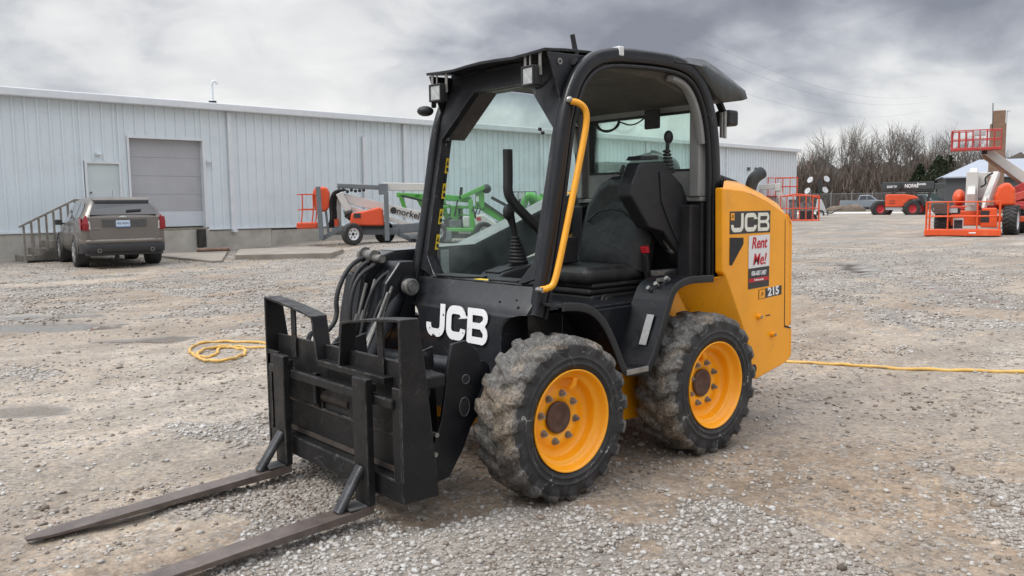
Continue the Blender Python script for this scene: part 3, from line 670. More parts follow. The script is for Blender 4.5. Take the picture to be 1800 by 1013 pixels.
# lettering cut from heavy shapes, on the front panel
def jcb(mb, fm, w_, h_, t_=.21):
    cnt = [0]
    # three block letters in a w_ x h_ box; fm(u,v,k) -> 3D (k is 0 back, 1 front)
    T = h_*t_*1.15; lw = w_/3.18; g = (w_-3*lw)/2
    def ring_part(pts, closed=False):
        n = len(pts); vs = []
        for k in (0, 1+.35*cnt[0]): vs += [fm(u, v, k) for u, v in pts]
        mb.add(vs, [tuple(range(n))[::-1], tuple(range(n, 2*n))]+[(i, (i+1) % n, n+(i+1) % n, n+i) for i in range(n)])
    def stroke(path, wd):
        P = [Vector((a, b)) for a, b in path]
        for a, b in zip(P[:-1], P[1:]):
            d = (b-a).normalized(); n_ = Vector((-d.y, d.x))*wd/2
            ring_part([a-n_, b-n_, b+n_, a+n_])
    def path_ring(path, wd):
        cnt[0] += 1; P = [Vector((a, b)) for a, b in path]; Lf = []; Rt = []
        for i in range(len(P)):
            a = P[max(0, i-1)]; b = P[min(len(P)-1, i+1)]; d = (b-a).normalized(); n_ = Vector((-d.y, d.x))
            k = 1.0
            if 0 < i < len(P)-1:
                d1 = (P[i]-P[i-1]).normalized(); k = 1/max(.5, d.dot(d1))
            Lf.append(P[i]+n_*wd/2*k); Rt.append(P[i]-n_*wd/2*k)
        for i in range(len(P)-1): ring_part([Lf[i], Lf[i+1], Rt[i+1], Rt[i]])
    def arc(cx_, cy_, r, a0, a1, n=6, ry=None): return [(cx_+r*math.cos(R(a0+(a1-a0)*i/n)), cy_+(ry or r)*math.sin(R(a0+(a1-a0)*i/n))) for i in range(n+1)]
    r = h_*.22; m_ = T/2
    # J
    x1 = lw-m_
    path_ring([(x1, h_)]+arc(x1-r, m_+r, r, 0, -90)+arc(m_+r, m_+r, r, -90, -180)[0:]+[(m_, m_+r+h_*.06)], T)
    # C
    x0 = lw+g; x1 = x0+lw-m_
    path_ring([(x1, h_*.66)]+[(x1, h_-m_-r)]+arc(x1-r, h_-m_-r, r, 0, 90)+arc(x0+m_+r, h_-m_-r, r, 90, 180)+arc(x0+m_+r, m_+r, r, 180, 270)+arc(x1-r, m_+r, r, 270, 360)+[(x1, h_*.34)], T)
    # B
    x0 = 2*(lw+g); x1 = x0+lw-m_; rb = h_*.17
    path_ring([(x0, h_-m_*.8), (x1-rb, h_-m_*.8)]+arc(x1-rb-.0, h_-m_*.8-rb, rb, 80, -60, 7)+[(x1-rb, h_*.53)], T*.8)
    path_ring([(x1-rb, h_*.51)]+arc(x1-rb+.008*h_, m_*.8+rb, rb*1.08, 60, -80, 7)+[(x1-rb, m_*.8), (x0, m_*.8)], T*.8)
    cnt[0] += 1; ring_part([(x0, 0), (x0+T*.95, 0), (x0+T*.95, h_), (x0, h_)]); cnt[0] += 1; stroke([(x0, h_*.51), (x1-rb*.3, h_*.51)], T*.72)
q = MB(); jcb(q, lambda u, v, k: (.6535+.0010*k-(v)*.083, -.268+u, .692+v), .545, .185)
WORNW = mat('chipped_white_lettering', (.78, .78, .78), .5, var=.04, sc=12, dust=.0)
t_ = WORNW.node_tree; p_ = t_.nodes['Principled BSDF']; tcn = t_.nodes.new('ShaderNodeTexCoord')
ns = t_.nodes.new('ShaderNodeTexNoise'); ns.inputs['Scale'].default_value = 22; ns.inputs['Detail'].default_value = 6; t_.links.new(tcn.outputs['Object'], ns.inputs[0])
mr_ = t_.nodes.new('ShaderNodeMapRange'); t_.links.new(ns.outputs['Fac'], mr_.inputs[0])
for i, v in ((1, .345), (2, .365), (3, 0), (4, 1)): mr_.inputs[i].default_value = v
t_.links.new(mr_.outputs[0], p_.inputs['Alpha'])
q.build('lettering', WORNW, fp)
# cab front frame
outer = [(-.36, 1.0), (.36, 1.0), (.525, 1.05), (.525, 1.86), (.44, 2.158), (-.44, 2.158), (-.525, 1.86), (-.525, 1.05)]
inner = [(-.365, 1.012), (.365, 1.012), (.465, 1.125), (.475, 1.80), (.225, 2.055), (-.225, 2.055), (-.475, 1.80), (-.465, 1.125)]
q = MB(); q.ring(outer, inner, lambda p: (fx(p[1]), p[0], p[1]), lambda p: (fx(p[1])-.045, p[0], p[1]))
cf = q.build('front_frame', CABP, SK, bev=.006)
q = MB(); SR = []
for i, (a, b_) in enumerate(zip(inner, inner[1:]+inner[:1])):
    q2 = MB()
    if i == 0: continue
    d = .17 if i in (3, 4, 5) else .075; m_ = q if i in (3, 4, 5) else q2
    k_ = .006; a1 = (a[0]*(1+k_), a[1]+(.003 if a[1] > 1.5 else -.003)); b1_ = (b_[0]*(1+k_), b_[1]+(.003 if b_[1] > 1.5 else -.003)); a2 = (a[0]*1.03, a1[1]+.01); b2_ = (b_[0]*1.03, b1_[1]+.01)
    f0 = lambda p: (fx(p[1])-.046, p[0], p[1]); f1 = lambda p: (fx(p[1])-d, p[0], p[1])
    m_.add([f0(a1), f0(b1_), f1(b1_), f1(a1), f0(a2), f0(b2_), f1(b2_), f1(a2)], [(0, 1, 2, 3), (4, 7, 6, 5), (0, 4, 5, 1), (2, 6, 7, 3)])
    if m_ is q2: q2.build('pillar_reveal', BLACK, cf)
q.build('front_reveal', mat('brown_grey_reveal', (.085, .078, .074), .6, var=.15, sc=8, dust=.3), cf)
q = MB(); q.box(.30, .525, -.40, .40, 1.001, 1.010)
q.build('sill_plate', CABP, cf, bev=.003)
q = MB(); q.prism([(.535, -.33), (.42, -.33), (.40, -.02), (.44, .0), (.52, -.10)], 'z', 1.012, 1.024); q.prism([(.52, .13), (.42, .10), (.40, .34), (.50, .34)], 'z', 1.012, 1.024)
q.build('rubber_mat', PLAS, cf, bev=.004)
q = MB(); q.box(.47, .515, .0, .12, 1.0105, 1.0135); q.build('warning_sticker', STICY, cf)
# warning stickers up the far pillar
for z in (1.20, 1.35, 1.50, 1.65):
    q = MB(); ys_ = -.465-(z-1.125)*.0148+.0035
    q.add([(fx(z-.045)-.048, ys_, z-.045), (fx(z-.045)-.074, ys_, z-.045), (fx(z+.045)-.074, ys_-.0006, z+.045), (fx(z+.045)-.048, ys_-.0006, z+.045)], [(0, 1, 2, 3)]); w_ = q.build('warning_sticker', STICY, cf)
    q = MB(); ys_ += .001; q.add([(fx(z)-.052, ys_, z+.003), (fx(z)-.070, ys_, z+.003), (fx(z+.035)-.061, ys_, z+.035)], [(0, 1, 2)]); q.add([(fx(z)-.052, ys_, z-.034), (fx(z)-.070, ys_, z-.034), (fx(z)-.070, ys_, z-.012), (fx(z)-.052, ys_, z-.012)], [(0, 1, 2, 3)]); q.build('sticker_print', DECALK, w_)
q = MB()
for y, z in ((.40, 1.78), (.375, 1.80), (-.40, 1.80), (-.42, 1.77)): q.cyl((fx(z)-.01, y, z), (fx(z)+.003, y, z), .009, 8)
q.build('bolt', RUB, cf)
# side hoops
HP = [(.552, .86), (.538, .90), (.51, 1.02), (.447, 1.30), (.393, 1.58), (.352, 1.82), (.30, 1.98), (.235, 2.085), (.14, 2.155), (.02, 2.188), (-.15, 2.20), (-.34, 2.208), (-.56, 2.203), (-.70, 2.16), (-.80, 2.06), (-.868, 1.92), (-.90, 1.75), (-.912, 1.60), (-.915, 1.26), (-.915, .975)]
HS = smooth_path([(x, 0, z) for x, z in HP], 2)
for s_ in (1, -1):
    q = MB(); q.sweep([(p.x, s_*.54, p.z) for p in HS], rrect(.06, .078, .022, 3), (0, 1, 0)); hb = q.build('side_hoop', BLACK, SK)
    # inset rubber seal
    def inset(P, d):
        out = []
        for i, p in enumerate(P):
            t = (P[min(len(P)-1, i+1)]-P[max(0, i-1)]).normalized(); n_ = Vector((-t.z, 0, t.x)); 
            c_ = Vector((-.2, 0, 1.5))-p
            if n_.dot(c_) < 0: n_ = -n_
            out.append(p+n_*d)
        return out
    IN = inset(HS, .056)
    q = MB(); q.sweep([(p.x, s_*.545, p.z) for p in IN], rrect(.035, .022, .009, 2), (0, 1, 0)); q.build('door_seal', RUB, hb)
    IN2 = [p for p in inset(HS, .083)]
    q = MB(); q.sweep([(p.x, s_*.515, p.z) for p in IN2[14:-14] if p.x < -.5], rrect(.05, .03, .005, 1), (0, 1, 0)); q.build('inner_trim', LINER, hb)
q = MB(); q.box(-.066, -.03, .512, .575, 2.186, 2.236); q.build('tape', mat('white_tape', (.6, .6, .6), .5), SK, bev=.006)
# roof
rf = MB()
rows = [(.445, 2.176, .505), (.30, 2.188, .505), (.10, 2.196, .50), (-.2, 2.205, .50), (-.6, 2.215, .50), (-.78, 2.20, .50)]
vs = []
cols = 9
for x, z, hw in rows:
    for j in range(cols):
        t = -1+2*j/(cols-1); sag = -.012*(1-min(1, abs(abs(t)-.55)/.45)) if x > .2 else 0
        vs.append((x, t*hw, z+.010+sag))
for x, z, hw in rows:
    for j in range(cols):
        t = -1+2*j/(cols-1); sag = -.012*(1-min(1, abs(abs(t)-.55)/.45)) if x > .2 else 0
        vs.append((x, t*hw, z-.006+sag))
nr = len(rows); o_ = nr*cols; fs = []
for i in range(nr-1):
    for j in range(cols-1): fs += [(i*cols+j, i*cols+j+1, (i+1)*cols+j+1, (i+1)*cols+j), (o_+i*cols+j, o_+(i+1)*cols+j, o_+(i+1)*cols+j+1, o_+i*cols+j+1)]
for j in range(cols-1): fs += [(j, o_+j, o_+j+1, j+1), ((nr-1)*cols+j, (nr-1)*cols+j+1, o_+(nr-1)*cols+j+1, o_+(nr-1)*cols+j)]
for i in range(nr-1): fs += [(i*cols, (i+1)*cols, o_+(i+1)*cols, o_+i*cols), (i*cols+cols-1, o_+i*cols+cols-1, o_+(i+1)*cols+cols-1, (i+1)*cols+cols-1)]
rf.add(vs, fs, False); ro = rf.build('roof', BLACK, SK, bev=.003)
q = MB(); q.box(.25, .285, -.48, .48, 2.05, 2.18); q.build('header_beam', BLACK, ro, bev=.006)
for s_ in (1, -1):
    q = MB(); q.prism([(.425, 2.168), (.16, 2.175), (.20, 2.12), (.315, 1.93), (.345, 1.96), (.40, 2.10)], 'y', s_*.498, s_*.508); q.build('gusset', CABP, ro, bev=.002)
q = MB(); q.cyl((.345, .509, 2.128), (.345, .513, 2.128), .016, 12); q.cyl((.345, -.513, 2.128), (.345, -.509, 2.128), .016, 12); q.build('washer', STEEL, ro)
q = MB(); q.cyl((.345, .5135, 2.128), (.345, .515, 2.128), .008, 8); q.cyl((.345, -.515, 2.128), (.345, -.5135, 2.128), .008, 8); q.build('bolt', RUB, ro)
q = MB(); q.tube([(.20, .49, 2.13), (.215, .49, 2.20), (.235, .49, 2.275)], [.018, .014, .013], 10); q.cyl((.17, .46, 2.145), (.26, .52, 2.135), .018, 10); q.build('aerial_stub', RUB, ro)
q = MB(); q.add([(.24, -.46, 2.15), (.24, .46, 2.15), (-.10, .46, 2.13), (-.10, -.46, 2.13), (-.45, .46, 2.12), (-.45, -.46, 2.12), (-.86, .46, 2.00), (-.86, -.46, 2.00)], [(0, 1, 2, 3), (3, 2, 4, 5), (5, 4, 6, 7)])
q.build('headlining', LINERD, ro)
for s_ in (1, -1):
    q = MB(); q.add([(.20, s_*.505, 2.15), (-.70, s_*.505, 2.15), (-.80, s_*.50, 2.00), (-.60, s_*.47, 2.07), (-.45, s_*.46, 2.118), (.1, s_*.46, 2.13)], [(0, 1, 2, 3, 4, 5)]); q.build('side_lining', LINERD, ro)
# rear wall and rear window
ro_ = [(-.515, 1.45), (.515, 1.45), (.515, 2.12), (-.515, 2.12)]; ri_ = [(-.43, 1.61), (.435, 1.61), (.435, 1.965), (-.43, 1.965)]
q = MB(); q.ring(ro_, ri_, lambda p: (-.85, p[0], p[1]), lambda p: (-.90, p[0], p[1])); rw = q.build('rear_wall', LINER, SK, bev=.004)
q = MB(); q.box(-.885, -.88, -.44, .445, 1.60, 1.975); q.build('rear_window', GLR, rw)
q = MB(); q.ring([(-.434, 1.606), (.439, 1.606), (.439, 1.969), (-.434, 1.969)], [(-.42, 1.62), (.425, 1.62), (.425, 1.955), (-.42, 1.955)], lambda p: (-.847, p[0], p[1]), lambda p: (-.879, p[0], p[1])); q.build('window_seal', RUB, rw)
q = MB(); q.box(-.90, -.82, -.515, .515, 1.42, 1.448); q.box(-.86, -.80, .44, .512, 1.45, 2.08); q.box(-.86, -.80, -.512, -.46, 1.45, 2.08); q.build('side_trim', LINER, rw, bev=.008)
q = MB(); q.box(-.90, -.84, -.51, .51, .86, 1.418); q.box(-.84, -.74, .40, .50, .90, 1.40); q.box(-.84, -.74, -.50, -.40, .90, 1.40); q.build('rear_lower_panel', PLAS, rw, bev=.01)
# far side window
q = MB(); q.add([(.50, -.525, .98), (-.86, -.525, .98), (-.86, -.525, 1.6), (-.80, -.525, 2.0), (-.70, -.525, 2.12), (.1, -.525, 2.13), (.28, -.525, 2.0), (.35, -.525, 1.75)], [(0, 1, 2, 3, 4, 5, 6, 7)])
sw = q.build('side_window', GLS, SK)
q = MB(); q.box(-.86, .50, -.53, -.50, .90, .98); q.build('window_ledge', BLACK, sw, bev=.004)
q = MB(); q.prism([(.50, .98), (.43, 1.20), (.40, 1.20), (.42, 1.03), (.30, .985)], 'y', -.522, -.50); q.build('lower_gusset', PLAS, sw)
q = MB(); q.cyl((.33, -.50, 1.80), (.33, -.46, 1.80), .018, 10); q.ball((.33, -.452, 1.80), .018, 6); q.build('window_catch', RUB, sw)
# handrail
HR = smooth_path([(.335, .575, 1.925), (.30, .60, 1.918), (.262, .612, 1.885), (.258, .612, 1.82), (.290, .61, 1.69), (.362, .61, 1.44), (.435, .61, 1.19), (.478, .61, 1.055), (.498, .605, 1.01), (.53, .59, .998), (.548, .572, .995)], 2)
q = MB(); q.tube(HR, .0165, 14); hr = q.build('grab_rail', RAILY, SK)
q = MB(); q.ball((.345, .575, 1.932), .018, 6); q.build('bolt', STEEL, hr); q = MB(); q.cyl((.55, .55, .995), (.55, .592, .995), .014, 8); q.build('bolt', STEEL, hr)
# work lights
def lamp(y, x, z, rzl, name='work_light'):
    r_ = empty(name, (x, y, z), rzl, SK)
    q = MB(); q.box(-.055, .0, -.052, .052, -.052, .052); q.build('housing', PLAS, r_, bev=.012, seg=3)
    q = MB(); q.ring([(-.05, -.05), (.05, -.05), (.05, .05), (-.05, .05)], [(-.040, -.040), (.040, -.040), (.040, .040), (-.040, .040)], lambda p: (.010, p[0], p[1]), lambda p: (-.004, p[0], p[1])); q.build('bezel', PLAS, r_, bev=.004)
    q = MB(); q.box(-.002, .004, -.041, .041, -.041, .041); q.build('lens', LENS, r_, bev=.008)
    q = MB(); q.beam((-.03, -.06, 0), (-.03, -.06, .115), .02, .005); q.beam((-.03, .06, 0), (-.03, .06, .115), .02, .005); q.tube([(-.03, -.02, .05), (-.03, -.02, .125)], .006, 6); q.build('bracket', STEEL, r_)
    return r_
lamp(.395, .455, 2.060, R(-4)); lamp(-.40, .455, 2.060, R(6))
q = MB(); q.tube(smooth_path([(.40, .39, 2.07), (.38, .36, 2.00), (.35, .40, 2.02), (.33, .44, 2.08)]), .006, 6); q.build('lamp_cable', RUB, SK)
q = MB(); q.ball((.46, -.50, 1.965), .055, 8, (.9, .9, .55)); q.cyl((.42, -.47, 1.99), (.44, -.44, 2.03), .015, 8); q.build('round_mirror', PLAS, SK)
# rear roof cowl and rear lamp
cw = MB(); rd = random.Random(4)
prof = [(-.50, 2.222), (-.62, 2.24), (-.78, 2.235), (-.90, 2.20), (-1.04, 2.16), (-1.16, 2.115), (-1.20, 2.09)]
bot = [(-.50, 2.205), (-.66, 2.20), (-.80, 2.11), (-.90, 2.03), (-.96, 2.005), (-1.14, 2.03), (-1.20, 2.045)]
ys = [-.54, -.50, -.40, -.25, -.08, .1, .25, .38, .48, .555, .575]
vs = []
for (x, z), (x2, z2) in zip(prof, bot):
    for j, y in enumerate(ys):
        e_ = 1 if j in (0, len(ys)-1) else 0
        vs.append((x+rd.gauss(0, .006), y, z-(.035 if e_ else 0)+rd.gauss(0, .006)+.01*math.cos(y*3)))
nj = len(ys); k0 = len(vs)
for (x, z) in bot:
    for j, y in enumerate(ys): vs.append((x, y, z))
fs = [(i*nj+j, i*nj+j+1, (i+1)*nj+j+1, (i+1)*nj+j) for i in range(6) for j in range(nj-1)]
fs += [(k0+a, k0+d, k0+c_, k0+b_) for a, b_, c_, d in fs]
fs += [(i*nj, (i+1)*nj, k0+(i+1)*nj, k0+i*nj) for i in range(6)]+[(i*nj+nj-1, k0+i*nj+nj-1, k0+(i+1)*nj+nj-1, (i+1)*nj+nj-1) for i in range(6)]
fs += [(6*nj+j, 6*nj+j+1, k0+6*nj+j+1, k0+6*nj+j) for j in range(nj-1)]+[(j, k0+j, k0+j+1, j+1) for j in range(nj-1)]
cw.add(vs, fs, True); cw.build('roof_cowl', BAG, SK)
q = MB(); q.box(-1.12, -1.02, .46, .57, 1.875, 1.97); rl = q.build('rear_light', PLAS, SK, bev=.016, seg=3)
q = MB(); q.beam((-1.05, .5, 1.965), (-1.0, .5, 2.03), .04, .02); q.build('bracket', PLAS, rl)
# hinges on the rear hoop
for z0, z1 in ((1.80, 1.95), (1.47, 1.55), (1.06, 1.16)):
    q = MB(); q.box(-.985, -.955, .545, .565, z0, z1); q.cyl((-.975, .572, z0-.005), (-.975, .572, z1+.005), .010, 8); q.build('hinge', STEEL if z0 > 1.7 else BLACK2, SK, bev=.003)
# seat
st = empty('seat', (-.45, 0, .86), 0, SK)
def pillow(name, mtl, x0, x1, y0, y1, z0, z1, b, tilt=0, c=None, parent=st, sc_=.004):
    q = MB(); nx_, ny_, nz_ = 7, 7, 4; rd = random.Random(hash(name) % 99)
    q.box(x0, x1, y0, y1, z0, z1); return q.build(name, mtl, parent, bev=b, seg=5)
q = MB(); q.box(-.26, .33, -.25, .25, .085, .185); q.build('cushion', FAB, st, bev=.045, seg=5)
q = MB()
for k, (z0, z1, w_) in enumerate(((-.06, -.02, .225), (-.02, .022, .235), (.022, .06, .228), (.058, .09, .24))): q.box(-.25, .29-(k % 2)*.012, -w_, w_, z0+.001, z1)
q.build('suspension_bellows', FAB, st, bev=.015, seg=3)
prof = [(-.27, 0.0), (-.285, .22), (-.26, .42), (-.18, .56), (-.10, .60), (.10, .60), (.18, .56), (.26, .42), (.285, .22), (.27, 0.0)]
q = MB()
def bx(z): return -.12-.22*z
vs = []; rowsb = [(1.0, .0), (.93, .055), (.8, .075), (.5, .062)]
for sc_, d in rowsb:
    for y, z in prof: vs.append((bx(z)+d-.02, y*sc_, .13+.27+(z-.27)*sc_))
n_ = len(prof); fs = []
for i in range(len(rowsb)-1): fs += [(i*n_+j, i*n_+(j+1) % n_, (i+1)*n_+(j+1) % n_, (i+1)*n_+j) for j in range(n_)]
fs.append(tuple(range((len(rowsb)-1)*n_, len(rowsb)*n_))); b0 = len(vs)
vs += [(bx(z)-.09, y*.97, .13+z) for y, z in prof]; fs += [(j, b0+j, b0+(j+1) % n_, (j+1) % n_) for j in range(n_)]; fs.append(tuple(range(b0, b0+n_))[::-1])
q.add(vs, fs, True); bk = q.build('backrest', FAB, st, bev=.01, seg=2)
bk.modifiers['bevel'].angle_limit = R(25)
q = MB(); q.tube([(bx(.36)+.066, -.2, .44), (bx(.39)+.068, -.1, .505), (bx(.40)+.068, 0, .52), (bx(.39)+.068, .1, .505), (bx(.36)+.066, .2, .44)], .006, 6); q.build('piping', RUB, bk)
q = MB(); q.beam((-.16, .285, .08), (-.13, .285, .25), .035, .02); q.build('buckle_stalk', RUB, st, bev=.004)
q = MB(); q.beam((-.135, .285, .255), (-.125, .285, .295), .05, .026); q.build('buckle', REDB, st, bev=.004)
q = MB(); q.tube([(.20, .27, -.02), (.20, .285, -.02)], .05, 16); q.tube([(.20, .285, -.02), (.20, .30, -.02)], .035, 16); q.build('adjuster_knob', RUB, st)
# raised left armrest pod with joystick
pod = empty('armrest_pod', (-.60, .36, 1.0), 0, SK)
def rel(P, o): return [(x-o[0], z-o[2]) for x, z in P]
pp = [(-.335, 1.645), (-.565, 1.658), (-.615, 1.60), (-.73, 1.52), (-.80, 1.40), (-.865, 1.227), (-.79, 1.015), (-.745, 1.03), (-.70, 1.10), (-.553, 1.24), (-.42, 1.27), (-.258, 1.455), (-.265, 1.525)]
q = MB(); q.prism(rel(pp, (-.55, 0, 1.0)), 'y', -.055, .052); q.build('shell', PLASG, pod, bev=.014, seg=3)
q = MB(); q.prism(rel([(-.50, 1.60), (-.64, 1.56), (-.73, 1.47), (-.83, 1.22), (-.77, 1.06), (-.60, 1.28), (-.52, 1.42)], (-.55, 0, 1.0)), 'y', .050, .062); q.build('side_cover', PLASG, pod, bev=.006)
q = MB(); q.prism(rel([(-.33, 1.66), (-.50, 1.668), (-.49, 1.69), (-.35, 1.685)], (-.55, 0, 1.0)), 'y', -.055, .055); q.tube([(.24, -.05, .63), (.27, -.05, .58)], .012, 8); q.build('wrist_pad', PLAS, pod, bev=.008)
q = MB()
for i in range(7):
    t = i/6; q.lathe([(.030-.010*t, -.008), (.036-.010*t, 0), (.030-.010*t, .008)], 14, 'z', (-.10+.004*i, .01, .60+.02*i))
q.build('gaiter', RUB, pod)
q = MB(); q.tube([(-.08, .01, .70), (-.085, .01, .76), (-.088, .01, .80)], [.013, .012, .015], 10); q.ball((-.092, .01, .805), .032, 8, (1, .8, 1.25)); q.build('joystick', PLAS, pod)
q = MB(); q.tube(smooth_path([(-.20, .0, .10), (-.12, 0, .14), (-.05, 0, .22), (-.12, 0, .26)]), .018, 8); q.ball((-.15, 0, .14), .04, 6); q.box(-.22, .02, -.03, .03, -.02, .01); q.build('pivot_linkage', STEEL, pod)
q = MB(); q.prism([(.02, -.12), (-.28, -.06), (-.25, .02), (-.05, .0), (.08, -.08)], 'y', -.05, .04); q.build('pivot_bracket', PLAS, pod, bev=.006)
# right console with joystick and pad
rc = empty('control_console', (0, -.30, .95), 0, SK)
q = MB(); q.prism([(.17, -.08), (.17, .035), (.13, .06), (-.30, .14), (-.36, .12), (-.36, -.08)], 'y', -.10, .10); q.build('shell', PLASG, rc, bev=.012, seg=3)
q = MB(); q.prism([(.14, .058), (.02, .085), (.02, .09), (.14, .064)], 'y', -.07, .07); q.build('switch_panel', PLAS, rc)
q = MB()
for i in range(8):
    t = i/7; rr_ = .062-.036*t; q.lathe([(rr_-.008, -.011), (rr_+.004, 0), (rr_-.008, .011)], 18, 'z', (-.07+.018*t, 0, .115+.021*i))
q.build('gaiter', RUB, rc)
q = MB(); q.tube([(-.05, 0, .26), (-.035, 0, .33), (-.01, 0, .40)], [.017, .020, .028], 12); q.ball((.0, 0, .42), .040, 8, (1, .8, 1.3)); q.build('joystick', PLAS, rc)
q = MB(); q.sweep(smooth_path([(.13, -.15, 1.735), (.13, -.15, 1.56), (.135, -.15, 1.49), (.10, -.15, 1.43), (-.02, -.15, 1.335), (-.20, -.15, 1.20)], 2), rrect(.05, .055, .02, 3), (0, 1, 0)); q.build('safety_bar', PLAS, SK)
q = MB(); q.box(-.36, -.14, -.2, -.06, 1.05, 1.21); q.build('bar_mount', PLASG, SK, bev=.01)
# things hanging at the rear window
q = MB(); q.box(-.78, -.76, .12, .24, 1.87, 1.99); q.build('interior_mirror', PLAS, SK, bev=.012)
q = MB()
for k in range(3): q.tube([( -.80, -.22+.10*math.cos(R(a)), 1.96+(.075-.012*k)*math.sin(R(a))-.01*k) for a in range(190, 351, 16)], .008, 6)
q.tube(smooth_path([(-.80, -.12, 1.94), (-.80, 0, 1.90), (-.80, .14, 1.97)]), .005, 6); q.build('cable_loop', RUB, SK)
q = MB(); rd = random.Random(8); q.ball((-1.10, -.10, 1.62), .17, 9, (.7, 1.4, .75)); q.v = [(x+rd.gauss(0, .012), y+rd.gauss(0, .012), z+rd.gauss(0, .012)) for x, y, z in q.v]
tag(q.build('plastic_bag', BAG, sub=1), 'crumpled dark plastic bag lying on the engine cover behind the cab window', 'plastic bag')
# fenders and step
FP = [(.535, .923), (.50, .922), (.40, .912), (.32, .882), (.24, .812), (.17, .70), (.10, .56), (.07, .535), (-.08, .53), (-.12, .545), (-.21, .71), (-.29, .91), (-.34, .962), (-.44, .988), (-.60, .984), (-.67, .981)]
P3 = smooth_path([(x, 0, z) for x, z in FP], 2)
q = MB(); q.sweep([(p.x, .595, p.z) for p in P3], [(-.135, -.006), (.118, -.006), (.118, .006), (-.135, .006)], (0, 1, 0), smooth=False); fe = q.build('fender', BLACK, SK)
q = MB(); q.sweep([(p.x, .715, p.z-.004) for p in P3], rrect(.012, .042, .004, 2), (0, 1, 0)); q.build('fender_lip', RUB, fe)
q = MB(); q.sweep([(p.x, -.595, p.z) for p in P3], [(-.118, -.006), (.135, -.006), (.135, .006), (-.118, .006)], (0, 1, 0), smooth=False); q.build('fender', BLACK, SK)
q = MB(); q.box(-.09, .085, .50, .725, .528, .545); sp_ = q.build('step', BLACK2, SK, bev=.004)
q = MB(); q.box(-.09, .085, .716, .728, .520, .549); q.build('step_edge', STEEL, sp_, bev=.003)
q = MB(); a_ = Vector((-.165, 0, .64)); b_ = Vector((-.235, 0, .80)); n_ = Vector((.92, 0, .40))*.009
q.add([(a_.x+n_.x, .60, a_.z+n_.z), (a_.x+n_.x, .65, a_.z+n_.z), (b_.x+n_.x, .65, b_.z+n_.z), (b_.x+n_.x, .60, b_.z+n_.z)], [(0, 1, 2, 3)]); q.build('step_sticker', STICG, fe)
q = MB(); 
for x, z, y in ((-.315, .955, .60), (-.30, .93, .56), (-.36, .985, .64)): q.cyl((x, y, z), (x+.02, y, z+.015), .013, 8)
q.box(-.42, -.34, .57, .60, .975, .992); q.build('bolt', STEEL, fe)
q = MB(); q.prism([(.54, .868), (.30, .868), (.20, .72), (.14, .56), (.50, .56)], 'y', .455, .462); q.build('wheel_arch', BLACK, SK)
# engine cover
side = [(-.845, 1.00), (-.835, 1.50), (-1.05, 1.485), (-1.30, 1.42), (-1.50, 1.345), (-1.57, 1.29), (-1.585, .88), (-1.60, .378), (-1.52, .355), (-1.22, .300), (-1.175, .315), (-1.14, .50), (-.87, .975)]
EC = None
for s_ in (1, -1):
    q = MB(); q.prism(side, 'y', s_*.600, s_*.66); o = q.build('engine_side_panel', YEL, SK, bev=.012, seg=3)
    if s_ == 1: EC = o
    q = MB(); q.add([(-.87, s_*.655, .975), (-1.14, s_*.655, .50), (-.93, s_*.46, .50), (-.62, s_*.46, .955), (-.62, s_*.46, .96), (-.80, s_*.655, .97)], [(0, 1, 2, 3), (0, 3, 4, 5)]); q.build('wheel_house', YEL, SK)
    q = MB(); q.box(-.95, -.40, s_*.452, s_*.462, .50, .93); q.build('wheel_house_inner', YEL, SK)
q = MB(); vs = []
HPf = [(-.80, 1.50, 1.545), (-1.0, 1.492, 1.542), (-1.12, 1.475, 1.535), (-1.30, 1.425, 1.485), (-1.50, 1.345, 1.42), (-1.58, 1.29, 1.36)]
yy = [-.66, -.655, -.64, -.61, -.565, -.50, -.3, 0, .3, .50, .565, .61, .64, .655, .66]
for x, z0, z1 in HPf:
    for y in yy:
        t = min(1, (.66-abs(y))/.095); vs.append((x if x < -.84 else -.835-min(.15, (.66-abs(y))*1.6), y, z0-.012+(z1-z0+.012)*math.sin(t*math.pi/2)**.9+.03*(1-(abs(y)/.66)**2)*(1 if abs(y) < .56 else .3)))
n_ = len(yy); fs = [(i*n_+j, i*n_+j+1, (i+1)*n_+j+1, (i+1)*n_+j) for i in range(5) for j in range(n_-1)]
b0 = len(vs); vs += [(-1.59, y, 1.27) for y in yy]; fs += [(5*n_+j, 5*n_+j+1, b0+j+1, b0+j) for j in range(n_-1)]
q.add(vs, fs, True); hd = q.build('hood', YEL, SK)
q = MB(); q.prism([(-.90, 1.60), (-1.10, 1.60), (-1.33, 1.555), (-1.50, 1.49), (-1.50, 1.45), (-.90, 1.53)], 'y', -.42, .42); q.build('hood_vent', PLAS, hd, bev=.015)
q = MB(); q.prism([(-1.592, .62), (-1.575, 1.28), (-1.56, 1.34), (-1.615, 1.27), (-1.625, .60)], 'y', -.655, .655); q.build('rear_door', YEL, SK, bev=.025, seg=3)
q = MB(); q.prism([(-1.604, .385), (-1.592, .60), (-1.63, .58), (-1.63, .40)], 'y', -.655, .655); q.build('rear_bumper', YEL, SK, bev=.01)
q = MB(); q.box(-1.60, -1.18, -.598, .598, .40, 1.26); q.box(-1.20, -.88, -.45, .45, .60, 1.45); q.build('engine_bay', RUB, SK)
q = MB(); q.tube(smooth_path([(-1.36, .50, 1.48), (-1.37, .50, 1.53), (-1.385, .51, 1.565), (-1.42, .525, 1.59), (-1.44, .53, 1.60)]), [.034+.006*min(1, i/8) for i in range(20)], 14); q.build('exhaust', mat('sooty_exhaust', (.045, .05, .052), .6, var=.3), SK)
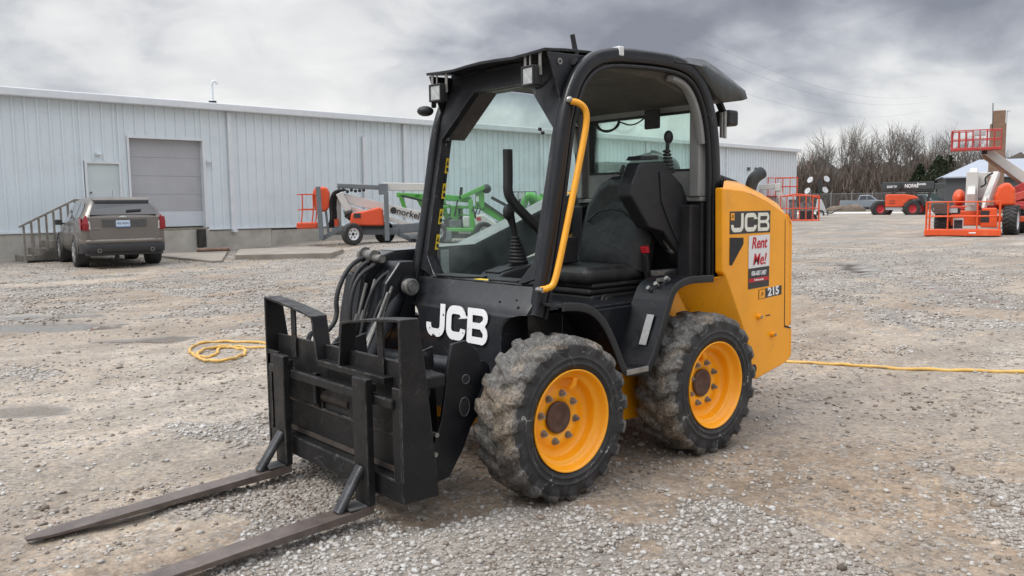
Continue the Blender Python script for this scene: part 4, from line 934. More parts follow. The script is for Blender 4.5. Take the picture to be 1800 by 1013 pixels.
# slot, bosses and hole on the near side panel
q = MB(); q.prism([(-.907, 1.203), (-1.048, 1.198), (-1.048, 1.16), (-.93, 1.035), (-.907, 1.04)], 'y', .6605, .6635); q.build('air_slot', RUB, EC, bev=.001)
for x, z in ((-1.221, .698), (-1.379, .569)):
    q = MB(); q.cyl((x, .655, z), (x, .685, z), .019, 12, .015); bs_ = q.build('boss', YEL, EC)
    q = MB(); q.cyl((x, .684, z), (x, .692, z), .010, 6); q.build('bolt', STEEL, bs_)
q = MB(); q.cyl((-1.18, .659, .37), (-1.18, .6625, .37), .032, 18); q.build('tie_down_hole', RUB, EC)
q = MB(); q.add([(-1.508, .6615, 1.30), (-1.513, .6615, 1.30), (-1.53, .6615, .60), (-1.522, .6615, .60)], [(0, 1, 2, 3)]); q.prism([(-1.522, .60), (-1.60, .583), (-1.60, .592), (-1.53, .612)], 'y', .6605, .6622); q.build('door_seam', RUB, EC)
# decals: near side panel; u runs toward image right (-x), v up
def FM(x0, z0, y0, th): return lambda u, v, k: (x0-u, y0+th*k, z0+v)
def plate(name, x0, x1, z0, z1, m_, y0=.6605, y1=.6615, dz=0, par=None):
    q = MB(); q.add([(x0, y1, z0), (x1, y1, z0+dz), (x1, y1, z1+dz), (x0, y1, z1)], [(0, 1, 2, 3)]); return q.build(name, m_, par or EC)
plate('logo_decal', -.905, -1.338, 1.222, 1.358, DECALK)
q = MB(); jcb(q, FM(-.918, 1.233, .6618, .0008), .408, .113, .20); q.build('lettering', CREAM, EC)
plate('logo_square', -.913, -.950, 1.305, 1.348, YEL, y1=.6632)
tm = lambda x, z, y=.6624: frame_m((x, y, z), (-1, 0, 0), (0, 0, 1))
text('logo_letters', 'JB', .026, DECALK, EC, tm(-.931, 1.326, .6638), ext=.0003, shear=.25)
wp = plate('rent_sign', -1.105, -1.334, 1.005, 1.206, mat('white_sign', (.72, .72, .71), .45, var=.04, dust=.2, dcol=(.5, .5, .47)), dz=.004, y1=.6622)
plate('rent_sign_foot', -1.105, -1.334, .878, 1.005, DECALK, y1=.6622, dz=.006)
plate('rent_sign_band', -1.112, -1.328, .918, .942, REDT, y1=.6628, dz=.006)
text('sign_text', 'Rent', .098, REDT, EC, tm(-1.216, 1.158, .6632), off=.0020, shear=.22, sx=.88)
text('sign_text', 'Me!', .100, REDT, EC, tm(-1.222, 1.056, .6632), off=.0015, shear=.22, sx=.95)
text('sign_text', '606-687-3407', .040, WHITE, EC, tm(-1.219, .972, .6632), off=.0006, sx=.72)
text('sign_text', 'bobfoxrentals', .020, WHITE, EC, tm(-1.219, .932, .6636), off=.0002, sx=.9)
plate('model_decal', -1.221, -1.483, .806, .866, DECALK, dz=.012)
plate('model_square', -1.226, -1.292, .810, .863, YEL, dz=.003, y1=.6626)
text('logo_letters', 'JB', .030, DECALK, EC, tm(-1.258, .838, .6632), ext=.0003, shear=.25)
text('model_number', '215', .072, WHITE, EC, frame_m((-1.386, .6628, .845), (-1, 0, .05), (0, 0, 1)), off=.0028, sx=1.2)
q = MB(); q.add([(-1.30, .6620, .70), (-1.35, .6620, .701), (-1.36, .6620, .693), (-1.31, .6620, .692)], [(0, 1, 2, 3)]); q.build('paint_chip', DECALK, EC)
# wheels
TYR = bpy.data.materials.new('muddy_tyre'); TYR.use_nodes = True
def tyre_mat(m):
    t = m.node_tree; n = t.nodes; l = t.links; p = n['Principled BSDF']; tcn = n.new('ShaderNodeTexCoord'); V = tcn.outputs['Object']
    def noise(s_, d=6, r=.6, dist=0):
        x = n.new('ShaderNodeTexNoise'); x.inputs['Scale'].default_value = s_; x.inputs['Detail'].default_value = d; x.inputs['Roughness'].default_value = r; x.inputs['Distortion'].default_value = dist; l.new(V, x.inputs[0]); return x.outputs['Fac']
    def rmp(x, a, b_, c0=0., c1=1.):
        y = n.new('ShaderNodeMapRange'); l.new(x, y.inputs[0])
        for i, v in enumerate((a, b_, c0, c1)): y.inputs[i+1].default_value = v
        return y.outputs[0]
    def M(op, a, b_):
        y = n.new('ShaderNodeMath'); y.operation = op
        for i, x in enumerate((a, b_)):
            if isinstance(x, (int, float)): y.inputs[i].default_value = x
            else: l.new(x, y.inputs[i])
        return y.outputs[0]
    def mixc(f, a, b_):
        y = n.new('ShaderNodeMix'); y.data_type = 'RGBA'; l.new(f, y.inputs[0])
        for i, v in ((6, a), (7, b_)):
            if isinstance(v, tuple): y.inputs[i].default_value = v[:3]+(1,)
            else: l.new(v, y.inputs[i])
        return y.outputs[2]
    at = n.new('ShaderNodeAttribute'); at.attribute_name = 'tread'; tr = at.outputs['Fac']
    rub = mixc(rmp(noise(14), .35, .7), (.013, .013, .014), (.030, .030, .030))
    rub = mixc(rmp(noise(5, 8, .7), .5, .75, 0, .5), rub, (.085, .08, .072))
    # scuff lines on the sidewall
    s_ = M('ABSOLUTE', M('SUBTRACT', noise(4.2, 2, .4, 1.8), .5), 0); s_ = rmp(s_, 0, .006, 1, 0); s_ = M('MULTIPLY', s_, rmp(noise(7, 3), .47, .53)); rub = mixc(M('MULTIPLY', s_, .75), rub, (.42, .42, .40))
    wear = mixc(rmp(noise(26, 8, .7, .5), .3, .7), (.040, .038, .035), (.19, .178, .16))
    mud = mixc(rmp(noise(40, 6), .35, .7), (.42, .33, .23), (.16, .12, .085))
    tread = mixc(rmp(noise(3.6, 6, .65, .6), .50, .61, 0, .6), wear, mud)
    tread = mixc(rmp(noise(60, 4, .8), .50, .62, 0, .8), tread, (.03, .028, .026))
    cr_ = rmp(M('ABSOLUTE', M('SUBTRACT', noise(13, 5, .6, 1.6), .5), 0), 0, .03, .85, 0); tread = mixc(cr_, tread, (.028, .026, .023))
    trn = M('ADD', tr, M('MULTIPLY', M('SUBTRACT', noise(18, 5, .7), .5), .55)); l.new(mixc(rmp(trn, .40, .50), rub, tread), p.inputs['Base Color']); p.inputs['Roughness'].default_value = .62
    bn = n.new('ShaderNodeBump'); bn.inputs['Distance'].default_value = .012; l.new(rmp(tr, 0, 1, .08, .9), bn.inputs['Strength']); l.new(noise(42, 7, .68), bn.inputs['Height']); l.new(bn.outputs[0], p.inputs['Normal'])
tyre_mat(TYR)
def make_tyre(parent):
    # local: wheel axis y, outer side +y. centre of the tyre at y=-.14
    W2 = .138; nA = 420
    prof = [(.238, W2-.022, 0), (.255, W2-.004, 0), (.270, W2+.001, 0), (.272, W2+.0045, 0), (.277, W2+.0045, 0), (.279, W2+.002, 0), (.300, W2+.003, 0), (.302, W2+.006, 0), (.306, W2+.006, 0), (.308, W2+.003, 0), (.322, W2+.002, 0), (.335, W2-.001, .05), (.348, W2-.004, .25), (.358, W2-.010, .7), (.366, W2-.020, 1), (.371, W2-.032, 1)]
    inner_ = [(.3735, W2*f_, 1) for f_ in (.62, .48, .34, .22, .12, .04)]
    half = prof+inner_; full = half+[(r, -h, t_) for r, h, t_ in reversed(half)]
    k = len(full); vs = []; tr = []
    NL = 19
    jx = np.arange(nA); TJ = []
    for i in range(nA): TJ.append([float((fbm(np.array([abs((i+nA/2) % nA-nA/2)*.16]), np.array([j*.55+(40 if i > nA/2 else 0)*0]), 31, 3)[0]-.5)*.009) for j in range(k)])
    for i in range(nA):
        th = 2*math.pi*i/nA
        for j, (r, h, t_) in enumerate(full):
            s_ = h/W2; a_s = abs(s_)
            ph = NL*th/(2*math.pi)+(1-a_s)*.62+(.5 if s_ < 0 else 0)
            f = ph-math.floor(ph); e_ = .06
            lug = min(1, max(0, (f-.08)/e_))*min(1, max(0, (.60-f)/e_))
            lug = lug*lug*(3-2*lug)
            if a_s < .14: lug *= max(0, (a_s-.0)/.14)*.8+.2
            jag = TJ[i % len(TJ)][j]
            amt = {0: 0}.get(t_, 1)*min(1, t_*1.2)
            rr_ = r+.012*amt+(.019*lug)*min(1, amt)+jag*amt
            hh_ = h
            if .2 <= t_ < 1.01 and a_s > .84: hh_ = h+math.copysign(.014*lug*(1 if t_ < .9 else .7), h)
            elif t_ == .05: hh_ = h+math.copysign(.005*lug, h)
            vs.append((rr_*math.cos(th), -.14+hh_, rr_*math.sin(th))); tr.append(min(1, t_*1.4)*(.55+.45*lug) if t_ > 0 else 0)
    fs = [(i*k+j, i*k+j+1, ((i+1) % nA)*k+j+1, ((i+1) % nA)*k+j) for i in range(nA) for j in range(k-1)]
    q = MB(); q.add(vs, fs, True); o = q.build('tyre', TYR, parent)
    at = o.data.attributes.new('tread', 'FLOAT', 'POINT'); at.data.foreach_set('value', tr); return o
wh = empty('wheel', (.5722, .82, .385), 0, SK)
make_tyre(wh)
q = MB(); q.lathe([(.236, -.026), (.2475, -.010), (.2485, -.002), (.2445, .001), (.238, -.006), (.232, -.022), (.226, -.040), (.219, -.048), (.206, -.050), (.201, -.058), (.198, -.080), (.196, -.100), (.186, -.108), (.165, -.111), (.150, -.110), (.145, -.106), (.092, -.106), (.088, -.112), (.0, -.112)], 72)
q.lathe([(.236, -.026), (.225, -.06), (.215, -.13), (.215, -.22), (.24, -.255)], 48); q.build('rim', RIMY, wh)
q = MB(); q.lathe([(.078, -.112), (.078, -.098), (.070, -.094), (.060, -.099), (.02, -.097), (0, -.097)], 32); q.build('hub_cap', HUB, wh)
for i in range(8):
    q = MB(); a = R(45*i+12); cx_, cz_ = .118*math.cos(a), .118*math.sin(a)
    q.cyl((cx_, -.106, cz_), (cx_, -.101, cz_), .019, 14); q.cyl((cx_, -.101, cz_), (cx_, -.086, cz_), .0135, 6); q.cyl((cx_, -.086, cz_), (cx_, -.076, cz_), .007, 8)
    q.build('wheel_nut', STEEL, wh)
q = MB(); a = R(108); q.tube([(.205*math.cos(a), -.052, .205*math.sin(a)), (.17*math.cos(a), -.052, .17*math.sin(a)), (.150*math.cos(a), -.07, .150*math.sin(a))], .016, 10); q.build('valve_cover', RIMY, wh)
for x, y, rz_, sp_ in ((-.5722, .82, 0, 37), (.5722, -.82, math.pi, 20), (-.5722, -.82, math.pi, 61)):
    c = copy_tree(wh, SK); c.location = (x, y, .385); c.rotation_euler = (0, R(sp_)*(1 if rz_ == 0 else 1), rz_)
# loader arm on the far side, tilt gear at the front
arm = MB(); arm.prism([(-1.30, 1.66), (-.53, 1.368), (.03, 1.166), (.64, 1.152), (.76, 1.12), (.85, 1.02), (.90, .80), (.93, .55), (.88, .40), (.74, .40), (.70, .55), (.66, .82), (.52, .93), (-.1, .96), (-.6, 1.12), (-1.30, 1.36)], 'y', -.80, -.60)
ar = arm.build('loader_arm', BLACK, SK, bev=.014, seg=3)
q = MB(); q.add([(.03, -.602, 1.1685), (-.53, -.602, 1.3705), (-.53, -.79, 1.3705), (.03, -.79, 1.1685)], [(0, 1, 2, 3)]); q.add([(.03, -.602, 1.1685), (.03, -.79, 1.1685), (.63, -.79, 1.155), (.63, -.602, 1.155)], [(0, 1, 2, 3)]); q.add([(-.53, -.602, 1.3705), (-1.28, -.602, 1.656), (-1.28, -.79, 1.656), (-.53, -.79, 1.3705)], [(0, 1, 2, 3)]); q.build('arm_top', mat('dusty_grey_plate', (.20, .205, .20), .6, var=.2, sc=8), ar)
q = MB(); q.box(.24, .30, -.5995, -.596, .99, 1.145); q.build('arm_sticker', STICG, ar)
q = MB(); q.box(-1.55, -1.20, -.80, -.62, .60, 1.72); q.build('arm_tower', BLACK, ar, bev=.02)
q = MB(); q.cyl((.77, -.60, 1.115), (.77, -.52, 1.115), .024, 14); q.cyl((.77, -.74, 1.13), (.77, -.60, 1.13), .034, 14); q.cyl((.775, -.72, 1.135), (.775, -.69, 1.135), .044, 14); q.ball((.80, -.66, 1.05), .045, 8); q.cyl((.83, -.74, 1.055), (.83, -.62, 1.055), .030, 12); q.cyl((.83, -.66, 1.055), (.83, -.63, 1.055), .038, 12); q.build('arm_pin', mat('greasy_pin_steel', (.20, .195, .18), .4, metal=.6, var=.4, sc=20, bump=.5, bsc=60), ar)
q = MB(); q.prism([(.60, 1.10), (.70, 1.10), (.80, .98), (.86, .78), (.86, .60), (.64, .60), (.60, .8)], 'y', -.598, -.44); q.build('cylinder_bracket', BLACK, ar, bev=.01)
q = MB(); q.cyl((.655, -.52, .955), (1.06, -.40, .42), .072, 22); q.cyl((.655, -.57, .965), (.655, -.42, .965), .052, 18); tc_ = q.build('tilt_cylinder', BLACK, ar)
q = MB(); q.cyl((.665, -.425, .958), (.665, -.385, .955), .042, 22); q.lathe([(.048, -.03), (.048, .010), (.040, .012), (.036, .006), (.028, .006), (.026, .016), (0, .016)], 22, 'y', (.665, -.388, .955), smooth=False); q.build('cylinder_pin', STEEL, tc_)
q = MB(); q.cyl((.87, -.70, .56), (.87, .50, .62), .052, 20); q.build('cross_tube', BLACK, ar)
q = MB(); q.cyl((.68, -.40, .66), (.70, -.33, .66), .022, 14); q.build('pin_cap', RIMY, ar)
hz = MB()
def hose(P, r=.012): hz.tube(smooth_path(P, 3), r, 8)
hose([(.74, -.62, 1.12), (.86, -.63, 1.07), (.93, -.62, .95), (.95, -.60, .80), (.99, -.58, .70), (1.08, -.56, .66), (1.13, -.52, .56)], .013)
hose([(.78, -.58, 1.08), (.90, -.58, 1.02), (.96, -.57, .88), (.97, -.56, .72), (1.06, -.54, .60), (1.16, -.50, .52)], .013)
hose([(.72, -.50, 1.05), (.82, -.50, 1.0), (.90, -.50, .86), (.95, -.48, .70), (1.02, -.44, .58)], .010)
hose([(.68, -.46, 1.02), (.76, -.46, .98), (.86, -.46, .82), (.93, -.44, .66), (1.0, -.40, .55)], .010)
hose([(.70, -.66, 1.14), (.88, -.68, 1.10), (1.0, -.66, .92), (1.0, -.64, .78), (1.10, -.62, .70), (1.2, -.6, .74), (1.24, -.56, .62)], .014)
hz.build('hydraulic_hose', RUB, ar)
q = MB()
for P in ([(.86, -.55, .98), (.90, -.55, .86), (.94, -.54, .74)], [(.82, -.52, 1.0), (.88, -.52, .84), (.94, -.50, .70)], [(.76, -.44, .96), (.84, -.43, .80), (.95, -.40, .62), (1.05, -.37, .50)], [(.80, -.42, .93), (.90, -.41, .74), (1.02, -.37, .56)]): q.tube(smooth_path(P), .011, 8)
for p_, r_ in (((.93, -.55, .78), .022), ((.90, -.52, .80), .02), ((.84, -.43, .80), .017), ((.79, -.47, .93), .018), ((.97, -.42, .60), .018)): q.cyl((p_[0]-.012, p_[1], p_[2]+.025), (p_[0]+.012, p_[1], p_[2]-.025), r_, 6)
q.build('steel_pipe', mat('dull_hose_fitting', (.16, .155, .145), .45, metal=.6, var=.4, sc=20), ar)
# quick hitch
qh = empty('quick_hitch', (1.1, 0, .4), 0, SK)
def rl(P): return [(x-1.1, z-.4) for x, z in P]
def holed(q, poly, y0, y1): q.prism(rl(poly), 'y', y0, y1)
for s_ in (1, -1):
    q = MB(); holed(q, [(1.05, .775), (.97, .785), (.90, .73), (.865, .64), (.875, .55), (.905, .50), (.885, .44), (.95, .36), (1.00, .26), (1.08, .15), (1.22, .13), (1.22, .26), (1.165, .32), (1.12, .42), (1.095, .54), (1.075, .68)], s_*.49, s_*.508)
    pl = q.build('side_plate', BLACK, qh, bev=.003)
    q = MB()
    for x, z, rx, rz_ in ((.975, .60, .020, .020), (.985, .47, .026, .042)):
        q.prism([(x-1.1+rx*math.cos(R(t)), z-.4+rz_*math.sin(R(t))) for t in range(0, 360, 18)], 'y', s_*.5085, s_*.5100)
    q.build('plate_hole', RUB, pl)
    for x, z, rx, rz_ in ((.975, .60, .020, .020), (.985, .47, .026, .042)):
        q = MB(); q.tube([(x-1.1+rx*1.12*math.cos(R(t)), s_*.5095, z-.4+rz_*1.08*math.sin(R(t))) for t in range(0, 361, 20)], .003, 5, cap=False); q.build('hole_rim', mat('edge_highlight_steel', (.10, .10, .105), .4, metal=.4) if 'edge_highlight_steel' not in MATS else MATS['edge_highlight_steel'], pl)  # paler ring paints an edge highlight around each hole
    q = MB(); holed(q, [(1.10, .72), (1.02, .74), (1.0, .30), (1.10, .22), (1.24, .20), (1.24, .70)], s_*.30, s_*.316); q.build('inner_plate', BLACK2, qh, bev=.003)
    q = MB(); q.cyl((-.06, s_*.316, .20), (-.06, s_*.34, .20), .026, 14); q.cyl((.06, s_*.50, -.03), (.06, s_*.53, -.03), .012, 8); q.cyl((.07, s_*.50, -.12), (.07, s_*.53, -.12), .012, 8); q.build('hitch_pin', STEEL, qh)
q = MB(); q.box(.12, .18, -.50, .50, -.16, .30); q.box(-.02, .12, -.50, .50, .18, .24); q.build('hitch_frame', BLACK2, qh, bev=.01)
q = MB(); q.cyl((.10, -.48, .16), (.10, .48, .16), .04, 14); q.build('hitch_tube', BLACK2, qh)
# fork carriage
fc = empty('fork_carriage', (1.40, 0, .14), 0, SK)
O = (1.40, 0, .14)
def T(P): return [(a-O[0], b-O[2]) for a, b in P]
q = MB()
q.box(-.045, -.030, -.635, .635, .42, .60); q.box(-.045, -.030, -.635, -.16, .27, .42); q.box(-.045, -.030, .10, .635, .27, .42); q.box(-.045, -.030, -.635, .635, .0, .27)
q.build('back_plate', BLACK2, fc, bev=.003)
q = MB(); q.box(-.028, -.022, -.60, .60, .10, .125); q.box(-.028, -.024, -.62, .62, .262, .266); q.build('weld_seam', mat('worn_brown_steel', (.075, .06, .05), .55, metal=.3, var=.4, sc=8), fc)
q = MB(); q.box(.018, .048, -.60, .60, .408, .452); q.build('fork_bar', BLACK2, fc, bev=.008)
q = MB(); q.box(-.028, .030, -.635, .635, -.005, .095); q.build('lower_bar', BLACK2, fc, bev=.008)
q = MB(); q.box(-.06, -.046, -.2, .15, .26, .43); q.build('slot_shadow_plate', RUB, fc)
q = MB(); q.cyl((-.05, -.16, .33), (-.05, .10, .33), .03, 14); q.build('rusty_roller', mat('rusty_roller_steel', (.035, .027, .022), .6, metal=.3, var=.4, sc=14), fc)
q = MB(); q.prism([(-.035, .45), (.0, .45), (.0, .30), (-.02, .27), (-.035, .27)], 'y', -.20, -.17); q.prism([(-.1, .50), (.02, .50), (.02, .53), (-.1, .53)], 'y', -.1, .5); q.build('lug', BLACK2, fc, bev=.004)
for s_ in (1, -1):
    q = MB(); q.prism(T([(1.432, .14), (1.432, .94), (1.335, .94), (1.30, .68), (1.245, .14)]), 'y', s_*.640, s_*.656); ep = q.build('end_plate', BLACK2, fc, bev=.003)
    q = MB()
    y0, y1 = (s_*.638, s_*.52)
    a0, a1 = min(y0, y1), max(y0, y1)
    if s_ < 0:
        q.box(.015, .029, a0, a0+.03, .0, .50); q.box(.015, .029, a0+.055, a1, .0, .50); q.box(.015, .029, a0, a1, .42, .52); q.box(.015, .029, a0, a1, .0, .09)
    else: q.box(.015, .029, a0+.06, a1, .0, .50)
    q.build('end_flange', BLACK2, ep, bev=.002)
    # guard of bent flat bar
    def strap(q, P, w_, t_):
        P = [Vector(p) for p in P]
        for a, b_ in zip(P[:-1], P[1:]): q.beam(a, b_, w_, t_, up=(0, 0, 1))
    q = MB()
    gp_ = [(-.018, s_*.648, .80), (-.015, s_*.50, .79), (-.015, s_*.36, .775), (-.02, s_*.22, .755), (-.02, s_*.145, .742)]
    for a, b_ in zip(gp_[:-1], gp_[1:]): q.add([(a[0]+.045, a[1], a[2]), (a[0]-.045, a[1], a[2]), (a[0]-.045, a[1], a[2]-.012), (a[0]+.045, a[1], a[2]-.012), (b_[0]+.045, b_[1], b_[2]), (b_[0]-.045, b_[1], b_[2]), (b_[0]-.045, b_[1], b_[2]-.012), (b_[0]+.045, b_[1], b_[2]-.012)], [(0, 1, 2, 3), (4, 7, 6, 5), (0, 4, 5, 1), (1, 5, 6, 2), (2, 6, 7, 3), (3, 7, 4, 0)])
    gr = q.build('guard_rail', BLACK2, fc, bev=.002)
    q = MB(); q.beam((-.020, s_*.148, .74), (-.022, s_*.105, .52), .012, .085, up=(1, 0, 0)); q.build('guard_leg', BLACK2, gr, bev=.002)
    q = MB(); q.beam((-.02, s_*.42, .772), (-.022, s_*.424, .50), .045, .012, up=(1, 0, 0)); q.build('guard_post', BLACK2, gr, bev=.002)
# forks
for s_ in (1, -1):
    q = MB(); q.box(1.450-O[0], 1.488-O[0], s_*.40-.058, s_*.40+.058, -.045, .525)
    q.box(1.425-O[0], 1.452-O[0], s_*.40-.05, s_*.40+.05, .46, .50)
    fk = q.build('fork', BLACK2, fc, bev=.006, seg=2)
    q = MB(); n_ = 14; vs = []
    for i in range(n_+1):
        t = i/n_; x = 1.455+(2.665-1.455)*t; zt = .091-.070*t; th = .040*(1-t)+.012*t; hw = .052 if t < .88 else .052*math.cos((t-.88)/.12*1.15)
        if i == 0: zt += .004
        vs += [(x-O[0], s_*.40-hw, zt-O[2]), (x-O[0], s_*.40+hw, zt-O[2]), (x-O[0], s_*.40+hw, zt-th-O[2]), (x-O[0], s_*.40-hw, zt-th-O[2])]
    fs = [(4*i+j, 4*i+(j+1) % 4, 4*i+4+(j+1) % 4, 4*i+4+j) for i in range(n_) for j in range(4)]+[(0, 3, 2, 1), tuple(4*n_+k for k in range(4))]
    q.add(vs, fs); q.build('blade', FORKM, fk, bev=.003)
    q = MB(); q.sweep([(1.482-O[0], s_*.392, .262-O[2]), (1.50-O[0], s_*.394, .238-O[2]), (1.60-O[0], s_*.40, .095-O[2]), (1.612-O[0], s_*.40, .082-O[2])], rrect(.058, .034, .014, 3), (0, 1, 0)); q.build('brace', mat('worn_bare_brace', (.05, .051, .054), .4, metal=.4, var=.5, sc=14, bump=.4, bsc=40, scr=.8, ssc=8), fk)
    q = MB(); q.box(1.488-O[0], 1.575-O[0], s_*.40-.05, s_*.40+.05, .090-O[2], .100-O[2]); q.build('heel_plate', mat('worn_heel', (.12, .12, .12), .4, metal=.4, var=.5, sc=14), fk, bev=.003)
# air hose on the ground
HOSE = mat('yellow_rubber_hose', (.58, .35, .08), .55, var=.2, sc=10, dust=.55, dcol=(.36, .27, .17), dsc=7, bump=.3, bsc=80)
hp = [(-.85,-3.75),(-.62,-3.98),(-.45,-4.35),(-.38,-4.62),(-.12,-5.0),(.12,-5.12),(.35,-4.85),(.47,-4.45),(.40,-4.25),(.25,-4.35),(.13,-4.69),(0,-4.66),(-.07,-4.48),(.02,-4.22),(.2,-4.0),(.38,-3.93),(.5,-4.1),(.46,-4.38),(.3,-4.62),(.08,-4.72),(-.1,-4.62),(-.24,-4.32),(-.5,-4.1),(-.8,-3.6),(-1.1,-3.1),(-1.7,-2.4),(-2.4,-1.8),(-3.1,-1.1),(-3.34,-.36),(-3.42,-.07),(-3.58,.2),(-3.72,.52),(-3.93,.89),(-4.18,1.23),(-4.5,1.8),(-4.9,2.6)]
P = smooth_path([(x, y, 0) for x, y in hp], 3); A = np.array([(p.x, p.y) for p in P]); zz_ = ground_fn(A[:, 0], A[:, 1])[0]
q = MB(); q.tube([(p.x+.006*math.sin(i*1.7)+.004*math.sin(i*.61), p.y+.006*math.cos(i*1.3), float(z_)+.011+.004*math.sin(i*.9)+.012*(1 if 14 < i*36/len(P) < 20 else 0)) for i, (p, z_) in enumerate(zip(P, zz_))], .015, 8)
tag(q.build('air_hose', HOSE), 'yellow hose coiled on the gravel and running under the loader', 'hose')
# ================================================================ machines and vehicles in the yard
ORG = mat('orange_red_paint', (.62, .075, .022), .45, var=.08, sc=2, dust=.25, dcol=(.4, .2, .12), dsc=2)
ORG2 = mat('bright_orange_paint', (.68, .085, .018), .42, var=.08, sc=2, dust=.2, dcol=(.5, .25, .15), dsc=2)
REDM = mat('dark_red_paint', (.42, .04, .035), .5, var=.1, sc=2, dust=.2)
GRN = mat('lime_green_paint', (.09, .33, .06), .5, var=.1, sc=2, dust=.15)
OFFW = mat('off_white_boom_paint', (.52, .51, .48), .45, var=.07, sc=2, dust=.3, dcol=(.35, .32, .28), dsc=2)
GREYM = mat('slate_grey_steel', (.13, .145, .155), .5, var=.15, sc=4)
BLK = mat('machine_black', (.025, .025, .026), .55, var=.2, sc=6)
TYRE2 = mat('dusty_tyre', (.028, .027, .026), .75, var=.3, sc=10, dust=.3, dcol=(.1, .09, .08))
WRIM = mat('white_wheel_rim', (.68, .68, .68), .4, var=.06, sc=12)
LGREY = mat('light_grey_panel', (.42, .43, .44), .5, var=.08, sc=3)
def bwheel(parent, c, r, w_, ang, rimm, rr=.55, hub=True, lugs=0, name='wheel', mt=None):
    r_ = empty(name, c, ang, parent); q = MB()
    k = w_/2; q.lathe([(r*rr, -k*.8), (r*.8, -k*.95), (r*.93, -k*.9), (r, -k*.65), (r, 0), (r, k*.65), (r*.93, k*.9), (r*.8, k*.95), (r*rr, k*.8)], 36)
    if lugs:
        for i in range(lugs):
            a = 2*math.pi*i/lugs
            for s_ in (-1, 1):
                b_ = a+s_*.5*math.pi/lugs
                q.beam((r*1.0*math.cos(b_), s_*k*.05, r*1.0*math.sin(b_)), (r*1.0*math.cos(b_+.16), s_*k*.9, r*1.0*math.sin(b_+.16)), .05, .055, up=(math.cos(b_), 0, math.sin(b_)))
    q.build('tyre', mt or TYRE2, r_)
    q = MB(); q.lathe([(r*rr, -k*.8), (r*rr*.93, -k*.6), (r*rr*.85, -k*.35), (r*.15, -k*.35), (0, -k*.5)], 28)
    q.lathe([(r*rr, k*.8), (r*rr*.93, k*.6), (r*rr*.85, k*.35), (r*.15, k*.35), (0, k*.5)], 28); q.build('rim', rimm, r_)
    if hub:
        q = MB()
        for i in range(6):
            a = R(60*i); 
            for s_ in (-1, 1): q.cyl((r*.34*math.cos(a), s_*k*.36, r*.34*math.sin(a)), (r*.34*math.cos(a), s_*k*.38, r*.34*math.sin(a)), r*.075, 8)
        q.cyl((0, -k*.52, 0), (0, k*.52, 0), r*.14, 10); q.build('hub', BLK, r_)
    return r_
def bar(q, a, b_, th, y, w_): return q.beam((a[0], y, a[1]), (b_[0], y, b_[1]), w_, th, up=(0, 0, 1))
def basket(parent, x0, x1, y0, y1, z0, z1, m, nx=5, toe=.12, r=.02, floor=True):
    q = MB()
    for zz in (z1, (z0+z1)/2+.03):
        for a, b_ in (((x0, y0), (x1, y0)), ((x1, y0), (x1, y1)), ((x1, y1), (x0, y1)), ((x0, y1), (x0, y0))): q.tube([(a[0], a[1], zz), (b_[0], b_[1], zz)], r, 6)
    for i in range(nx+1):
        x = x0+(x1-x0)*i/nx
        for y in (y0, y1): q.tube([(x, y, z0), (x, y, z1)], r, 6)
    ym = (y0+y1)/2
    for x in (x0, x1): q.tube([(x, ym, z0), (x, ym, z1)], r, 6)
    rl_ = q.build('guard_rail', m, parent)
    q = MB(); q.box(x0-.03, x1+.03, y0-.03, y1+.03, z0-toe*.3, z0+toe); q.build('platform', m, parent, bev=.02)
    return rl_
# ---- towable boom lift beside the warehouse
U = lambda a, b_: ((a-645)/52.7, (430-b_)/52.7)
sn = empty('boom_lift', (-11.37, -20.81, .17), R(-211.1), label='towable boom lift with white booms and orange hood parked against the warehouse', cat='boom lift')
def B_(q, a, b_, th, y, w_): bar(q, U(*a), U(*b_), th, y, w_)
q = MB(); B_(q, (586, 407), (700, 409), .22, .1, .5); B_(q, (690, 405), (745, 402), .30, .4, .8); B_(q, (700, 413), (735, 430), .16, .1, .2); q.build('chassis', GREYM, sn, bev=.02)
for px_, y, a in ((621, -.75, 32), (677, .35, 32)):
    bwheel(sn, (U(px_, 0)[0], y, .36), .36, .24, R(a), WRIM)
q = MB(); q.prism([U(616, 397), U(620, 376), U(640, 373), U(668, 366), U(674, 370), U(676, 398)], 'y', -.45, .55); hood_ = q.build('hood', ORG, sn, bev=.05, seg=3)
q = MB(); q.box(*(U(624, 0)[0], U(636, 0)[0]), -.462, -.451, U(0, 384)[1], U(0, 376)[1]); q.build('vent', BLK, hood_)
q = MB(); B_(q, (655, 402), (655, 396), .9, .05, .7); q.build('turntable', BLK, sn)
q = MB(); B_(q, (606, 349), (752, 386), .30, .25, .24); b1 = q.build('lower_boom', OFFW, sn, bev=.02)
text('boom_lettering', 'snorkel', .30, BLK, b1, frame_m((U(716, 377.5)[0], .12, U(716, 377.5)[1]), (1, 0, -.262), (0, 0, 1)), off=.006)
q = MB(); a = U(693, 372); q.cyl((a[0], .12, a[1]), (a[0], .128, a[1]), .11, 16); q.build('boom_mark', BLK, b1)
q = MB(); B_(q, (612, 366), (748, 405), .16, .1, .18); q.build('parallel_link', OFFW, sn, bev=.01)
q = MB(); B_(q, (676, 330), (756, 332), .26, .2, .24); q.build('upper_boom', OFFW, sn, bev=.02)
q = MB(); B_(q, (597, 328), (680, 332), .15, .2, .28); B_(q, (676, 325), (676, 344), .3, .2, .36); q.build('boom_cradle', GREYM, sn, bev=.02)
for a in (((680, 340), (680, 424), .15, -.5, .15), ((566, 330), (569, 420), .15, -.55, .15), ((569, 419), (604, 400), .14, -.4, .14), ((574, 340), (580, 412), .08, -.1, .08)):
    q = MB(); B_(q, *a); q.build('outrigger_leg', GREYM, sn, bev=.01)
